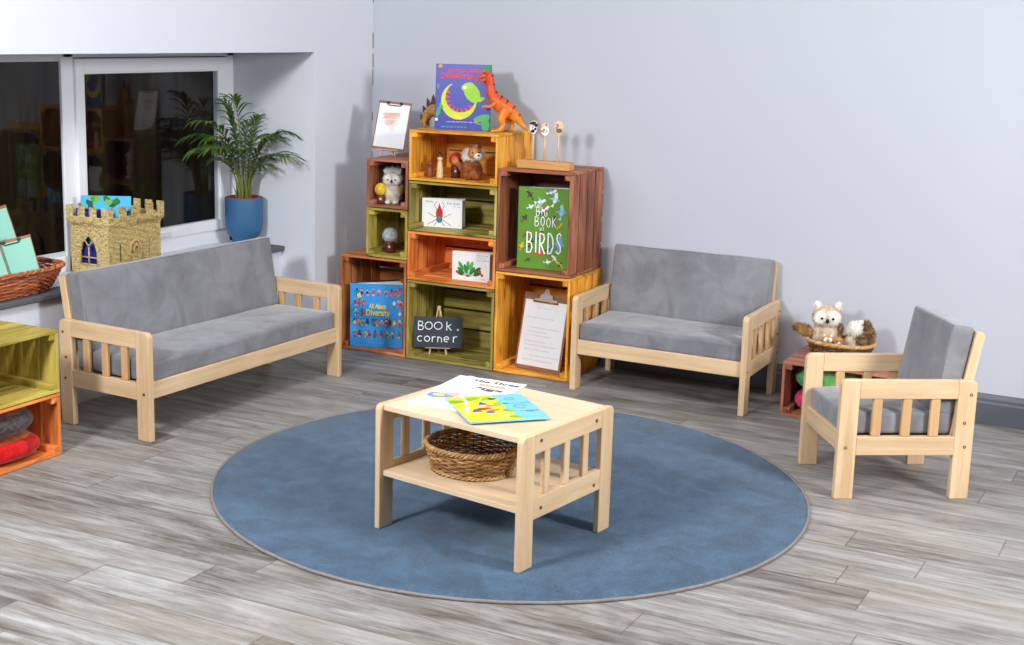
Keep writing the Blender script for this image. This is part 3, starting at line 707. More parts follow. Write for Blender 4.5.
def art_farm(a, M, w, h):
    a.poly([(0, 0), (w*.68, 0), (w*.60, h*.15), (w*.66, h*.3), (w*.58, h*.42), (w*.64, h*.55), (w*.57, h*.68), (w*.64, h*.8), (w*.58, h*.9), (w*.62, h), (0, h)], (206, 212, 40), M)
    for i, (u, v, s, c) in enumerate([(.08, .8, .03, (120, 160, 40)), (.3, .88, .03, (130, 170, 44)), (.1, .5, .025, (228, 222, 90)), (.5, .85, .025, (140, 176, 46)), (.55, .6, .022, (150, 180, 50)), (.5, .2, .03, (226, 208, 90)), (.35, .1, .03, (222, 222, 60)), (.18, .15, .024, (190, 206, 44)), (.6, .35, .02, (130, 168, 44)), (.6, .1, .02, (130, 168, 44))]):
        a.blob(u*w, v*h, s, s*.6, c, M, .3*i, wob=.15, seed=i)
    a.line([(.22*w, .98*h), (.2*w, .75*h), (.12*w, .5*h), (.06*w, .3*h)], .010, (236, 226, 190), M)
    for u, v, c in ((.38, .62, (40, 80, 190)), (.22, .36, (50, 76, 180))): a.poly([((u-.07)*w, v*h), ((u+.07)*w, v*h), ((u-.01)*w, (v+.12)*h)], c, M)
    a.blob(.32*w, .46*h, .026, .012, (186, 50, 36), M, .2, wob=.15); a.blob(.45*w, .56*h, .020, .010, (226, 130, 110), M, .2, wob=.15); a.blob(.42*w, .38*h, .024, .010, (206, 110, 90), M, .5, wob=.15); a.blob(.36*w, .32*h, .014, .010, (60, 90, 160), M)
    a.blob(.56*w, .83*h, .012, .009, (30, 30, 40), M, wob=.2); a.blob(.66*w, .62*h, .010, .004, (70, 80, 110), M, .1)
    p = (120, 100, 190)
    for u, v, s in ((.78, .80, .014), (.80, .48, .018), (.86, .28, .010)):
        a.line([((u*w+s*cos(t_*.7)), v*h+s*sin(t_*.7)) for t_ in range(9)], .0025, p, M)
    rows_of_writing(a, M, .68*w, .98*w, .62*h, .62*h, 1, (90, 110, 170), .004, 3, .0); rows_of_writing(a, M, .74*w, .95*w, .3*h, .3*h, 1, p, .006, 9, 0); rows_of_writing(a, M, .72*w, .96*w, .06*h, .08*h, 1, (90, 140, 190), .003, 4, 0)
lying('picture_book', 'yellow and sky blue picture book on the table, overlapping the white one', [(-.192, .012), (-.052, .208), (-.408, .168)], TABTOP+.0062, (118, 196, 238), art_farm)

# ------------------------------------------------------------------ clipboards, chalkboard, small easels
BOARD = wood('hardboard', (120, 78, 56), (150, 104, 78), (168, 120, 92), .6, 6, 30, 0, .06)
def clip(root, w, h, dark=True, big=False):
    b = MB(); m = DARKMETAL if dark else METAL
    cwid = w*.42
    if big:
        b.rbox((0, -.006, h-.030), (w*.50, .007, .014), .003)
        b.prism([(-.036, h-.026), (-.030, h-.006), (-.014, h+.002), (-.010, h+.018), (0, h+.024), (.010, h+.018), (.014, h+.002), (.030, h-.006), (.036, h-.026)], -.009, -.0065, 'xz')
        b.tube([(-.008, -.011, h+.008), (0, -.011, h+.016), (.008, -.011, h+.008), (0, -.011, h+.001)], .003, 6, closed=True)
        c = b.build('clip', m, root, .001)
        b = MB(); b.tube([(-w*.27, -.008, h-.037), (w*.27, -.008, h-.037)], .0042, 8); b.build('clip_bar', flat((168, 104, 52), .3, .1, 20, .5, .6), c)
    else:
        b.tube([(-cwid/2, -.003, h-.004), (-cwid/2, -.005, h-.014), (-cwid/2+.004, -.005, h-.019), (cwid/2-.004, -.005, h-.019), (cwid/2, -.005, h-.014), (cwid/2, -.003, h-.004)], .0022, 6)
        for s in (-1, 1): b.box((s*cwid*.47, -.004, h-.008), (.014, .004, .010))
        b.build('clip', m, root)
def clipboard(label, loc, rz, w, h, paper, art=None, lean=0, roll=0, dark=True, big=False, paper_rgb=(238, 239, 242), group=None, m0=.006, m1=.012):
    root = thing('clipboard', label, 'clipboard', loc, rz, group, lean, roll)
    b = MB(); b.rbox((0, .0015, h/2), (w, .003, h), .0012, n=4); b.build('board', BOARD, root)
    b = MB(); b.bx(-w/2+m0, w/2-m0, -.0011, -.0001, m1, h-.012 if not big else h-.032); pp = b.build('paper', flat(paper_rgb, .7, .015, 12), root)
    if art: a = Art(); art(a, Matrix.Translation((0, -.0011, 0)), w, h); a.merge(pp)
    clip(root, w, h, dark, big); return root
def easel(label, loc, rz, w, h, lean, group=None, ledge=.035):
    root = thing('mini_easel', label, 'easel', loc, rz, group, lean)
    for s in (-1, 1):
        b = MB(); b.tube([(s*w*.5, -.004, 0), (s*w*.06, .006, h)], .0042, 4, smooth=False); b.build('leg', BIRCH, root)
    b = MB(); b.tube([(0, .055, .004), (0, .012, h*.97)], .0042, 4, smooth=False); b.build('leg', BIRCH, root)
    b = MB(); b.bx(-w*.72, w*.72, -.020, 0.0, ledge-.005, ledge); b.build('ledge', BIRCH, root, .001)
    b = MB(); b.bx(-.008, .008, -.001, .012, h-.01, h+.012); b.build('top_block', BIRCH, root, .001)
    return root
def art_list(a, M, w, h):
    r = random.Random(2)
    for i, v in enumerate((.28, .235, .19, .172, .155, .128, .112, .092, .066, .045)):
        rows_of_writing(a, M, -.09+(.04 if i in (0, 8) else 0), .095-(.05 if i == 0 else 0), v, v, 1, (176, 178, 196), .0032, 20+i, .4)
clipboard('wooden clipboard with a handwritten list, standing in the yellow crate at the floor', cw(.190, .058, .0145), CA-.12, .236, .345, 1, art_list, lean=.22, roll=.0, dark=False, big=True, m0=.010, m1=.018)
def art_scrib(a, M, w, h):
    r = random.Random(3)
    for i in range(38):
        v = .175-i*.0014*1.1+r.uniform(-.004, .004); wd = .045*(1-i/60); u = -.012+r.uniform(-.008, .012)
        a.line([(u-wd, v-.003), (u+wd, v+.004+r.uniform(-.003, .003))], .0013, r.choice([(236, 170, 140), (240, 186, 158), (232, 156, 124)]), M)
    for i in range(10):
        v = .115-i*.003; a.line([(-.012+i*.001, v), (.012+i*.001, v+.003)], .001, (244, 205, 186), M)
EL = cw(-.636, .125, .9155)
easel('small wooden easel holding the clipboard on the reddish brown crate', EL, CA+.10, .075, .17, .24, ledge=.030)
clipboard('clipboard with an orange scribble drawing, standing on the small easel', EL+Vector((0.004, -.012, .030)), CA+.10, .168, .228, 1, art_scrib, lean=.24, roll=.06)
CK = cw(-.330, .085, .0145)
easel('small wooden easel holding the chalkboard in the green crate', CK, CA+.45, .080, .215, .20, ledge=.034)
root = thing('chalkboard', 'small black chalkboard reading BOOK corner, standing in the green crate', 'chalkboard', CK+Vector((.004, -.009, .0345)), CA+.45, None, .20, .0)
b = MB(); b.rbox((0, -.002, .072), (.228, .004, .144), .0018, n=4)
slate = b.build('slate', flat((52, 58, 66), .7, .12, 14), root)
a = Art(); Mq = Matrix.Translation((0, -.004, 0)); chk = (226, 228, 226)
def stroke(u, v, s, pts, wd=.0042): a.line([(u+x*s, v+y*s) for x, y in pts], wd, chk, Mq)
def ring(cx, cy, rx, ry, a0=0, a1=360, n=14): return [(cx+rx*cos(radians(a0+(a1-a0)*i/n)), cy+ry*sin(radians(a0+(a1-a0)*i/n))) for i in range(n+1)]
v0 = .082; s_ = .040
stroke(-.092, v0, s_, [(0, 0), (0, 1)]); stroke(-.092, v0, s_, [(0, 1), (.45, .95), (.5, .72), (.35, .55), (0, .5)]); stroke(-.092, v0, s_, [(0, .5), (.5, .45), (.6, .2), (.45, .02), (0, 0)])
stroke(-.044, v0, s_, ring(0, .5, .42, .42)); stroke(.000, v0, s_, ring(0, .52, .46, .42))
stroke(.040, v0, s_, [(0, 0), (0, 1)]); stroke(.040, v0, s_, [(.5, .7), (0, .4)]); stroke(.040, v0, s_, [(.15, .45), (.55, 0)]); stroke(.092, v0, s_, ring(0, .1, .05, .05))
v0 = .026; s_ = .030
stroke(-.082, v0, s_, ring(0, .5, .4, .4, 50, 310)); stroke(-.050, v0, s_, ring(0, .5, .4, .4)); stroke(-.026, v0, s_, [(0, 0), (0, .9)]); stroke(-.026, v0, s_, [(0, .55), (.25, .85), (.5, .8)])
stroke(.000, v0, s_, [(0, 0), (0, .9)]); stroke(.000, v0, s_, [(0, .6), (.3, .85), (.55, .6), (.6, 0)]); stroke(.040, v0, s_, [(-.35, .5), (.35, .5)]+ring(0, .5, .38, .4, 0, 300)[1:])
stroke(.072, v0, s_, [(0, 0), (0, .95)]); stroke(.072, v0, s_, [(0, .6), (.3, .95), (.6, .9)])
a.merge(slate)

# ------------------------------------------------------------------ wicker
WICK = wood('wicker_tan', (96, 62, 34), (156, 112, 68), (200, 160, 108), .55, 20, 60, 0, .35, .4)
WICKD = wood('wicker_brown', (66, 36, 22), (118, 70, 44), (158, 104, 68), .55, 20, 60, 0, .35, .4)
WICKL = wood('wicker_pale', (150, 108, 60), (196, 156, 100), (222, 188, 134), .55, 20, 60, 0, .25, .4)
WICKR = wood('wicker_red_brown', (104, 50, 28), (170, 92, 56), (210, 132, 90), .55, 20, 60, 0, .3, .4)
def sup(a, e):
    c, s = cos(a), sin(a); return (abs(c)**(2/e))*(1 if c >= 0 else -1), (abs(s)**(2/e))*(1 if s >= 0 else -1)
def basket(name, label, loc, rz, rx, ry, h, taper, e=2., ns=36, nw=10, mat=WICK, rimmat=None, cord=.0028, rim=.0075, foot=True):
    root = thing(name, label, 'basket', loc, rz)
    def P(a, z, off=0.):
        k = taper+(1-taper)*(z/h)**.8; x, y = sup(a, e); L = sqrt(x*x+y*y)
        return Vector((x*(rx*k+off), y*(ry*k+off), z))
    b = MB(); seg = ns*4
    for j in range(nw):
        z = .006+(h-.012)*j/(nw-1); ph = pi*(j % 2)
        b.tube([P(2*pi*i/seg, z, .0030*cos(ns*pi*i/seg*1.0+ph)) for i in range(seg)], [cord*(1+.18*sin(i*1.3+j*4))for i in range(seg)], 5, closed=True)
    b.build('woven_side', mat, root)
    b = MB()
    for q in range(ns):
        a = 2*pi*q/ns; b.tube([P(a, .001), P(a, h*.5), P(a, h)], cord*.8, 4)
    b.build('stakes', mat, root)
    b = MB(); n = 26
    ring = [P(2*pi*i/n, .006, -.002) for i in range(n)]
    b.add(ring+[p-Vector((0, 0, .005)) for p in ring], [tuple(range(n)), tuple(range(n, 2*n))[::-1]]+[(i, n+i, n+(i+1) % n, (i+1) % n) for i in range(n)])
    for i in range(1, 12):
        y_ = -ry*taper*.9+ry*taper*1.8*i/12; xx = rx*taper*.9*sqrt(max(0, 1-(y_/(ry*taper))**2)); b.tube([(-xx, y_, .007), (xx, y_, .007)], cord*.9, 4)
    b.build('base', mat, root)
    b = MB(); m = 160; tw_ = max(18, int(46*(rx+ry)/.28))
    for s in range(3):
        pts = []
        for i in range(m*2):
            a = 2*pi*i/(m*2); ph = a*tw_/2+2*pi*s/3; pts.append(P(a, h, rim*.55*cos(ph)+.002)+Vector((0, 0, rim*.55*sin(ph)+rim*.3)))
        b.tube(pts, rim*.50, 5, closed=True)
    b.build('rim', rimmat or mat, root)
    if foot:
        b = MB()
        for s in range(2):
            b.tube([P(2*pi*i/(m), .006, .004+.003*cos(i*1.0+pi*s))+Vector((0, 0, .003*sin(i*1.0+pi*s))) for i in range(m)], rim*.4, 4, closed=True)
        b.build('foot_braid', rimmat or mat, root)
    return root
tp = TM @ Vector((-.328, .205, 0))
basket('wicker_basket', 'round brown wicker basket on the lower shelf of the table', (tp.x, tp.y, TABSHELF+.001), -.1, .140, .128, .078, .84, 2.2, 30, 11, WICK, WICKL, .0030, .0085)
basket('wicker_basket', 'long red brown wicker basket of clipboards on the window sill', (-4.035, 3.415, SZ+.001), pi/2-.02, .335, .145, .092, .80, 3.4, 64, 13, WICKR, WICKR, .0034, .010, foot=False)
basket('wicker_basket', 'small pale-rimmed wicker basket of plush owls on the red brown crate', (-1.312, 5.385, .228), .03, .128, .100, .066, .82, 2.4, 34, 8, WICKD, WICKL, .0028, .0085)

# mint clipboards leaning in the long basket
MINT = (146, 204, 186)
for lb, x, y, z, rz, w, h, lean, roll in (
    ('mint green clipboard in the sill basket, rightmost and in front, black clip on top', -3.975, 3.56, SZ+.035, .62, .150, .180, .16, -.26),
    ('mint green clipboard in the sill basket, tallest and behind the front one', -4.100, 3.595, SZ+.035, .62, .17, .28, .10, -.30),
    ('mint green clipboard in the sill basket at the left edge of the picture', -4.045, 3.47, SZ+.035, .62, .15, .20, .16, -.32)):
    clipboard(lb, (x, y, z), rz, w, h, 1, None, lean, roll, True, False, MINT, 'mint clipboards in the basket', .003, .003)

# ------------------------------------------------------------------ castle basket
t = NT('seagrass'); o = t.obj(); f = t.noise(o, 110, 3, .7); g2 = t.noise(t.vmul(o, (1, 1, 4)), 45, 3, .7)
CAST = t.fin(t.ramp(t.math('ADD', t.math('MULTIPLY', f, .5), t.math('MULTIPLY', g2, .5)), [(.36, S(112, 88, 46)), (.47, S(190, 168, 112)), (.6, S(226, 208, 156))]), .7, .2)
def castle():
    L, Wd, H = .315, .205, .285
    root = thing('castle_basket', 'pale woven seagrass basket shaped like a castle, on the window sill', 'basket', (-3.945, 3.985, SZ+.001), pi/2+.02)
    # local: x along the sill (away), y toward the window, front face y=0
    c = .0052
    def wall(length, openings, Mw, nm, mer):
        nu = int(round(length/c)); nv = int(round(H/c)); cu = length/nu; cv = H/nv; b = MB()
        def solid(i, j):
            if i < 0 or j < 0 or i >= nu or j >= nv: return False
            u = (i+.5)*cu; v = (j+.5)*cv
            if v > H-.042 and not any(a <= u <= b_ for a, b_ in mer): return False
            return not any(fn(u, v) for fn in openings)
        def off(i, j):
            v = j*cv; fl_ = .012*max(0, min(1, (v-(H-.085))/.02))
            return -fl_+(.0022 if (i+j) % 2 else -.0022)+.0008*sin(i*12.9+j*7.7)
        vid = {}; vs = []; fs = []
        def V(i, j, k):
            if (i, j, k) not in vid:
                vid[(i, j, k)] = len(vs)
                v = j*cv; fl_ = .012*max(0, min(1, (v-(H-.085))/.02)); uu = i*cu
                uu = uu+(uu-length/2)/(length/2)*fl_
                vs.append((uu, off(i, j)+(.006 if k else 0), v))
            return vid[(i, j, k)]
        for i in range(nu):
            for j in range(nv):
                if not solid(i, j): continue
                fs.append((V(i, j, 0), V(i+1, j, 0), V(i+1, j+1, 0), V(i, j+1, 0))); fs.append((V(i, j+1, 1), V(i+1, j+1, 1), V(i+1, j, 1), V(i, j, 1)))
                for di, dj, p, q in ((-1, 0, (i, j+1), (i, j)), (1, 0, (i+1, j), (i+1, j+1)), (0, -1, (i, j), (i+1, j)), (0, 1, (i+1, j+1), (i, j+1))):
                    if not solid(i+di, j+dj): fs.append((V(*p, 0), V(*p, 1), V(*q, 1), V(*q, 0))[::-1])
        b.add(vs, fs, M=Mw, smooth=False); return b.build(nm, CAST, root)
    slit = lambda u0, v0, v1: (lambda u, v: abs(u-u0) < .0035 and v0 < v < v1)
    def arch(u0, w, v0, v1):
        def f(u, v):
            if v < v0 or abs(u-u0) > w/2: return False
            return v < v1-w*.8 or (abs(u-u0)/(w/2))**1.6+((v-(v1-w*.8))/(w*.8))**1.6 < 1
        return f
    def doorgap(u, v):
        r_ = sqrt((u-.157)**2+(max(0, v-.105))**2); return (.026 < r_ < .030 and .04 < v) and v > .1
    mf = [(0, .032), (.062, .102), (.132, .182), (.215, .255), (.283, .315)]
    ms_ = [(0, .030), (.060, .090), (.118, .148), (.175, .205)]
    wf = wall(L, [slit(.072, .055, .13), slit(.245, .06, .135), doorgap], I4, 'front_wall', mf)
    wall(L, [], Matrix.Translation((L, Wd, 0)) @ Matrix.Rotation(pi, 4, 'Z'), 'rear_wall', mf)
    ws = wall(Wd, [arch(.10, .095, .045, .165)], Matrix.Translation((0, Wd, 0)) @ Matrix.Rotation(-pi/2, 4, 'Z'), 'side_wall', ms_)
    wall(Wd, [], Matrix.Translation((L, 0, 0)) @ Matrix.Rotation(pi/2, 4, 'Z'), 'side_wall', ms_)
    # window tracery on the near side wall
    b = MB(); yc = Wd-.10
    b.tube([(-.003, yc, .045), (-.003, yc, .13)], .0035, 5); b.tube([(-.003, yc-.048, .075), (-.003, yc+.048, .075)], .003, 5)
    for s in (-1, 1):
        b.tube([(-.003, yc+s*.0475, .045), (-.003, yc+s*.047, .10), (-.003, yc+s*.035, .135), (-.003, yc+s*.0, .168)], .0035, 5)
        b.tube([(-.003, yc, .118), (-.003, yc+s*.012, .135), (-.003, yc+s*.028, .150)], .003, 5)
    b.tube([(-.003, yc-.048, .046), (-.003, yc+.048, .046)], .0035, 5)
    b.build('window_tracery', CAST, root)
    b = MB(); b.tube([(.157+.016*cos(a), -.006, .10+.014*sin(a)) for a in [radians(x) for x in range(-20, 300, 24)]], .0028, 5); b.tube([(.157-.028*cos(a), -.003, .105+.030*sin(a)) for a in [radians(x) for x in range(-30, 200, 15)]], .003, 5)
    b.tube([(.157-.034, -.003, .03), (.157-.034, -.003, .105)]+[(.157-.034*cos(a), -.003, .105+.034*sin(a)) for a in [pi*k/10 for k in range(1, 10)]]+[(.157+.034, -.003, .105), (.157+.034, -.003, .03)], .003, 5)
    b.build('door_loop', flat((196, 160, 116), .7, .1, 60), root)
    b = MB(); b.bx(.004, L-.004, .004, Wd-.004, .001, .006); b.build('base', CAST, root)
    b = MB(); b.tube([(.03, .03, H-.02), (.08, .08, H+.005), (.16, .12, H+.002), (.24, .1, H+.008), (.30, .06, H-.015)], .003, 5)
    return root
castle()
def art_forest(a, M, w, h):
    r = random.Random(6)
    for i in range(26):
        t_ = i/25; side = i % 3
        u, v = ((r.uniform(.0, .24), r.uniform(.1, 1)) if side == 0 else (r.uniform(.8, 1), r.uniform(.1, 1)) if side == 1 else (r.uniform(.2, .9), r.uniform(.88, 1.)))
        a.blob(min(.97, max(.03, u))*w, min(.96, v)*h, .016, .012, r.choice([(40, 120, 60), (70, 160, 60), (120, 186, 70), (30, 90, 60)]), M, r.random()*3, wob=.15, seed=i)
    for i in range(9):
        th = 2*pi*i/9; u = w*.5; v = h*.62; a.poly([(u+.012*cos(th+1), v+.012*sin(th+1)), (u+.06*cos(th), v+.05*sin(th)), (u+.012*cos(th-1), v+.012*sin(th-1))], (96, 200, 240), M)
    rows_of_writing(a, M, .05, .16, h*.70, h*.70, 1, (240, 210, 70), .012, 3, 0); a.blob(w*.55, h*.5, .01, .012, (150, 170, 60), M)
book('standing_book', 'picture book with green trees and pale blue sky, sticking out of the castle basket', (-4.128, 4.022, SZ+.0095), .53, .205, .312, (84, 192, 236), art_forest, back=(60, 70, 160), thick=.010, lean=.02, opened=.0)
def art_navy(a, M, w, h): a.blob(w*.5, h*.6, .03, .04, (60, 160, 90), M, 0, wob=.1); a.blob(w*.3, h*.9, .02, .015, (120, 110, 210), M)
book('standing_book', 'indigo book behind the castle basket\'s near window, mostly hidden', (-4.132, 3.998, SZ+.0095), .28, .150, .262, (58, 56, 150), art_navy, thick=.008, lean=.0)

# ------------------------------------------------------------------ potted palm
t = NT('palm_leaf'); f = t.noise(t.obj(), 14, 3); LEAF = t.fin(t.ramp(f, [(.35, S(50, 78, 24)), (.55, S(84, 116, 36)), (.7, S(128, 150, 56))]), .42, .5)
STEM = flat((118, 126, 60), .5, .15, 30)
pp_ = thing('potted_palm', 'green areca palm in a matt blue pot on the window sill', 'plant', (-4.055, 4.990, SZ+.0005))
b = MB(); b.lathe([(.052, 0), (.056, .001), (.056, .030), (.060, .036), (.078, .054), (.087, .082), (.090, .115), (.090, .227), (.0895, .229), (.084, .229), (.083, .21), (.08, .2)], 48, cap=True); b.build('pot', flat((52, 100, 142), .55, .03, 8), pp_)
b = MB(); b.lathe([(.083, .210), (.083, .226), (.0815, .2315), (.076, .2315), (.075, .22), (.0749, .216)], 40, cap=False); b.build('inner_pot', flat((170, 64, 40), .7, .1, 30), pp_)
b = MB(); b.lathe([(.0755, .210), (.0755, .219), (.05, .222), (.001, .223)], 24, cap=False); b.build('soil', flat((60, 40, 28), .95, .4, 160), pp_)
rp = random.Random(21)
def frond(az, reach, height, n, lean0=.0, ll=.15, twist=0):
    bx_, by_ = .022*cos(az+.5)+rp.uniform(-.008, .008), .022*sin(az+.5)+rp.uniform(-.008, .008)
    d = Vector((cos(az), sin(az), 0)); K = 18; pts = []
    for i in range(K+1):
        t_ = i/K; out = reach*(t_**1.9); zz = .200+height*sin(t_*pi*.5*(1.25))/1.0 if False else .218+height*(1.35*t_-.35*t_**2.6)-reach*.25*t_**4
        pts.append(Vector((bx_, by_, 0))+d*out+Vector((0, 0, zz)))
    b = MB(); b.tube(pts, [.0042*(1-.78*i/K) for i in range(K+1)], 5, mi=1)
    side = Vector((-d.y, d.x, 0))
    for q in range(n):
        t_ = .42+.58*q/(n-1); x = t_*K; i = min(K-1, int(x)); p = pts[i].lerp(pts[i+1], x-i); tg = (pts[i+1]-pts[i]).normalized()
        L = ll*(.62+.5*sin(pi*(q/(n-1))**.8))*rp.uniform(.88, 1.1)
        if q == n-1: L *= .8
        for s in (-1, 1):
            if q == n-1 and s > 0: continue
            ang = radians(58-34*q/(n-1)) if q < n-1 else 0
            dr = (tg*cos(ang)+(side*s*cos(.25)+Vector((0, 0, 1))*sin(.25))*sin(ang)).normalized()
            dr = (dr+Vector((rp.uniform(-.1, .1), rp.uniform(-.1, .1), rp.uniform(-.1, .1)))).normalized()
            wv = dr.cross(Vector((0, 0, 1))); wv = wv.normalized() if wv.length > .05 else side
            vs = []; fs = []; m = 7; W_ = .0068
            for k in range(m+1):
                u = k/m; c = p+dr*L*u-Vector((0, 0, 1))*(.42*L*u**2.2); ww = W_*(sin(pi*min(1, u*.96+.06))**.7)
                vs += [c-wv*ww+Vector((0, 0, .0022)), c-Vector((0, 0, .0008)), c+wv*ww+Vector((0, 0, .0022))]
            for k in range(m): fs += [(3*k, 3*k+1, 3*k+4, 3*k+3), (3*k+1, 3*k+2, 3*k+5, 3*k+4)]
            b.add(vs, fs, 0, smooth=True)
    for v in b.v:   # leaves bend along the glass and the side wall instead of passing through
        if v.x < -.07: v.x = -.07-.036*(1-math.exp((v.x+.07)/.09))
        if v.y > .055: v.y = .055+.036*(1-math.exp(-(v.y-.055)/.09))
    b.build('frond', [LEAF, STEM], pp_)
# azimuths: world -x is toward the glass, +y toward the reveal, +x into the room
for az, reach, hh, n, ll in ((radians(247), .31, .38, 14, .14), (radians(258), .25, .44, 13, .14), (radians(205), .07, .46, 11, .14), (radians(282), .09, .50, 12, .14), (radians(60), .075, .40, 11, .11), (radians(20), .22, .38, 12, .13),
                             (radians(-5), .26, .28, 11, .13), (radians(-35), .20, .36, 12, .14), (radians(-60), .12, .27, 10, .12), (radians(-20), .12, .20, 9, .11), (radians(100), .05, .36, 10, .09), (radians(240), .12, .22, 9, .11), (radians(30), .10, .22, 9, .10), (radians(-80), .28, .33, 12, .13), (radians(251), .27, .31, 13, .14), (radians(266), .22, .36, 12, .14), (radians(10), .16, .33, 11, .13)):
    frond(az, reach, hh, n, 0, ll)
for i in range(16):
    az = rp.uniform(0, 6.28); r_ = rp.uniform(.01, .04); b = MB(); L = rp.uniform(.10, .22)
    b.tube([(r_*cos(az), r_*sin(az), .198), (r_*1.3*cos(az), r_*1.3*sin(az), .198+L*.6), (r_*1.9*cos(az), r_*1.9*sin(az), .198+L)], [.0045, .0032, .0016], 5); b.build('stem', STEM, pp_)

# ------------------------------------------------------------------ plush and felt
def fuzz(c1, c2, sc=18, name='fur'):
    t = NT(name); f = t.noise(t.obj(), sc, 4, .65); t.b.inputs['Sheen Weight'].default_value = .2
    return t.fin(t.ramp(f, [(.36, S(*c1)), (.62, S(*c2))]), .9, .1)
FW = fuzz((222, 214, 202), (246, 242, 234), 40, 'white_fur'); FT = fuzz((176, 152, 126), (222, 204, 180), 40, 'tan_fur'); FB = fuzz((70, 50, 30), (176, 136, 84), 34, 'mottled_brown_fur')
FR = fuzz((112, 56, 26), (168, 96, 50), 30, 'chestnut_fur'); FG = fuzz((150, 158, 160), (214, 216, 212), 40, 'grey_white_fur'); FT2 = fuzz((196, 184, 164), (232, 224, 208), 40, 'cream_fur'); FO = fuzz((170, 104, 54), (214, 156, 98), 40, 'orange_brown_fur'); FD = fuzz((50, 42, 34), (140, 112, 72), 60, 'dark_mottled_fur')
BLK = flat((18, 16, 16), .2, .05, 30)
rf = random.Random(99)
def furry(b, c, r, mi=0, n=500, L=.008, w=.0011, R=None, droop=.35, base=True):
    c = Vector(c)
    if base: b.ell(c, r, mi, 16, 12, R=R)
    for _ in range(n):
        z = rf.uniform(-1, 1); a = rf.uniform(0, 2*pi); q = sqrt(1-z*z); u = Vector((q*cos(a), q*sin(a), z))
        p = Vector((u.x*r[0], u.y*r[1], u.z*r[2])); nn = Vector((u.x/r[0], u.y/r[1], u.z/r[2])).normalized()
        if R is not None: p = R @ p; nn = R @ nn
        d = (nn+Vector((rf.uniform(-.5, .5), rf.uniform(-.5, .5), rf.uniform(-.5, .5)-droop))).normalized(); sd = d.cross(Vector((rf.uniform(-1, 1), rf.uniform(-1, 1), rf.uniform(-1, 1)))).normalized()*w
        P = c+p; l = L*rf.uniform(.6, 1.2)
        b.add([P-sd, P+sd, P+d*l], [(0, 1, 2)], mi)
def rotm(ax, a): return Matrix.Rotation(a, 3, ax)
def owl(label, loc, rz, s, body, face, wingm, crest=None, spread=False, group=None, back=False):
    root = thing('plush_owl', label, 'plush toy', loc, rz, group)
    b = MB(); furry(b, (0, 0, .050*s), (.040*s, .034*s, .052*s), 0, 900, .008*s, .0012*s); furry(b, (0, -.002*s, .112*s), (.043*s, .036*s, .036*s), 0, 700, .008*s, .0012*s)
    b.build('body', body, root)
    b = MB()
    for q in (-1, 1): furry(b, (q*.016*s, -.027*s, .112*s), (.024*s, .012*s, .023*s), 0, 420, .005*s, .0009*s)
    b.build('face_disc', face, root)
    for q in (-1, 1):
        b = MB(); b.ell((q*.0165*s, -.0405*s, .113*s), (.0040*s, .003*s, .0040*s)); b.build('eye', BLK, root)
        b = MB(); furry(b, (q*.030*s, 0, .146*s), (.011*s, .008*s, .014*s), 0, 120, .007*s, .001*s, R=rotm('Y', q*.4)); b.build('ear_tuft', crest or face, root)
        b = MB()
        if spread and q < 0: furry(b, (q*.066*s, .0, .066*s), (.036*s, .010*s, .018*s), 0, 360, .009*s, .0012*s, R=rotm('Y', .35))
        else: furry(b, (q*.038*s, .006*s, .054*s), (.011*s, .022*s, .038*s), 0, 300, .008*s, .0012*s, R=rotm('Y', q*.15))
        b.build('wing', wingm, root)
        b = MB(); furry(b, (q*.018*s, -.026*s, .007*s), (.013*s, .016*s, .008*s), 0, 60, .005*s, .001*s); b.build('foot', face, root)
    b = MB(); b.ell((0, -.044*s, .106*s), (.0055*s, .006*s, .0075*s)); b.build('beak', BLK, root)
    if crest:
        b = MB()
        for i in range(9): a = -.9+1.8*i/8; furry(b, (.026*s*sin(a), -.004*s, (.140+.012*cos(a))*s), (.006*s, .006*s, .015*s), 0, 30, .014*s, .0014*s, R=rotm('Y', a), droop=-.4)
        b.build('crest', crest, root)
    return root
owl('large cream plush owl with a white face, at the left in the pale-rimmed basket', (-1.375, 5.385, .2445), .30, 1.30, FT, FW, FB, spread=True)
owl('small grey-white plush owl standing in the reddish brown crate', cw(-.586, .085, .7035), .45, 1.0, FT2, FW, FB, crest=FG)
owl('tiny brown owl chick with a white face, at the basket rim before the big owl', (-1.350, 5.322, .264), .35, .42, FO, FW, FO, group=None)
# second plush, turned away, with a bushy tail
sq = thing('plush_squirrel', 'plush animal turned away, white head and mottled brown back, at the right in the basket', 'plush toy', (-1.252, 5.392, .2445), .25)
b = MB(); furry(b, (0, 0, .045), (.046, .036, .046), 0, 900, .010, .0013); b.build('body', FT, sq)
b = MB(); furry(b, (-.008, -.004, .110), (.030, .028, .030), 0, 700, .010, .0012)
b.build('head', FW, sq)
b = MB(); furry(b, (.010, -.010, .136), (.009, .007, .013), 0, 120, .008, .001, R=rotm('Y', .4)); b.build('ear', FW, sq)
b = MB(); furry(b, (.022, -.022, .056), (.032, .020, .034), 0, 700, .011, .0014); b.build('back_patch', FD, sq)
b = MB(); furry(b, (.042, .004, .090), (.024, .020, .040), 0, 700, .013, .0015, R=rotm('Y', -.25)); furry(b, (.030, .004, .122), (.020, .018, .022), 0, 400, .012, .0014); b.build('tail', FB, sq)
om = thing('plush_chick', 'tiny orange brown plush tucked in the basket beside the owl chick', 'plush toy', (-1.305, 5.326, .264), .25)
b = MB(); furry(b, (0, 0, .022), (.017, .015, .022), 0, 260, .007, .001); furry(b, (0, -.002, .046), (.015, .014, .014), 0, 200, .006, .001); b.build('body', FO, om)
for q in (-1, 1):
    b = MB(); b.ell((q*.006, -.017, .048), (.0022, .0015, .0022)); b.build('eye', BLK, om)
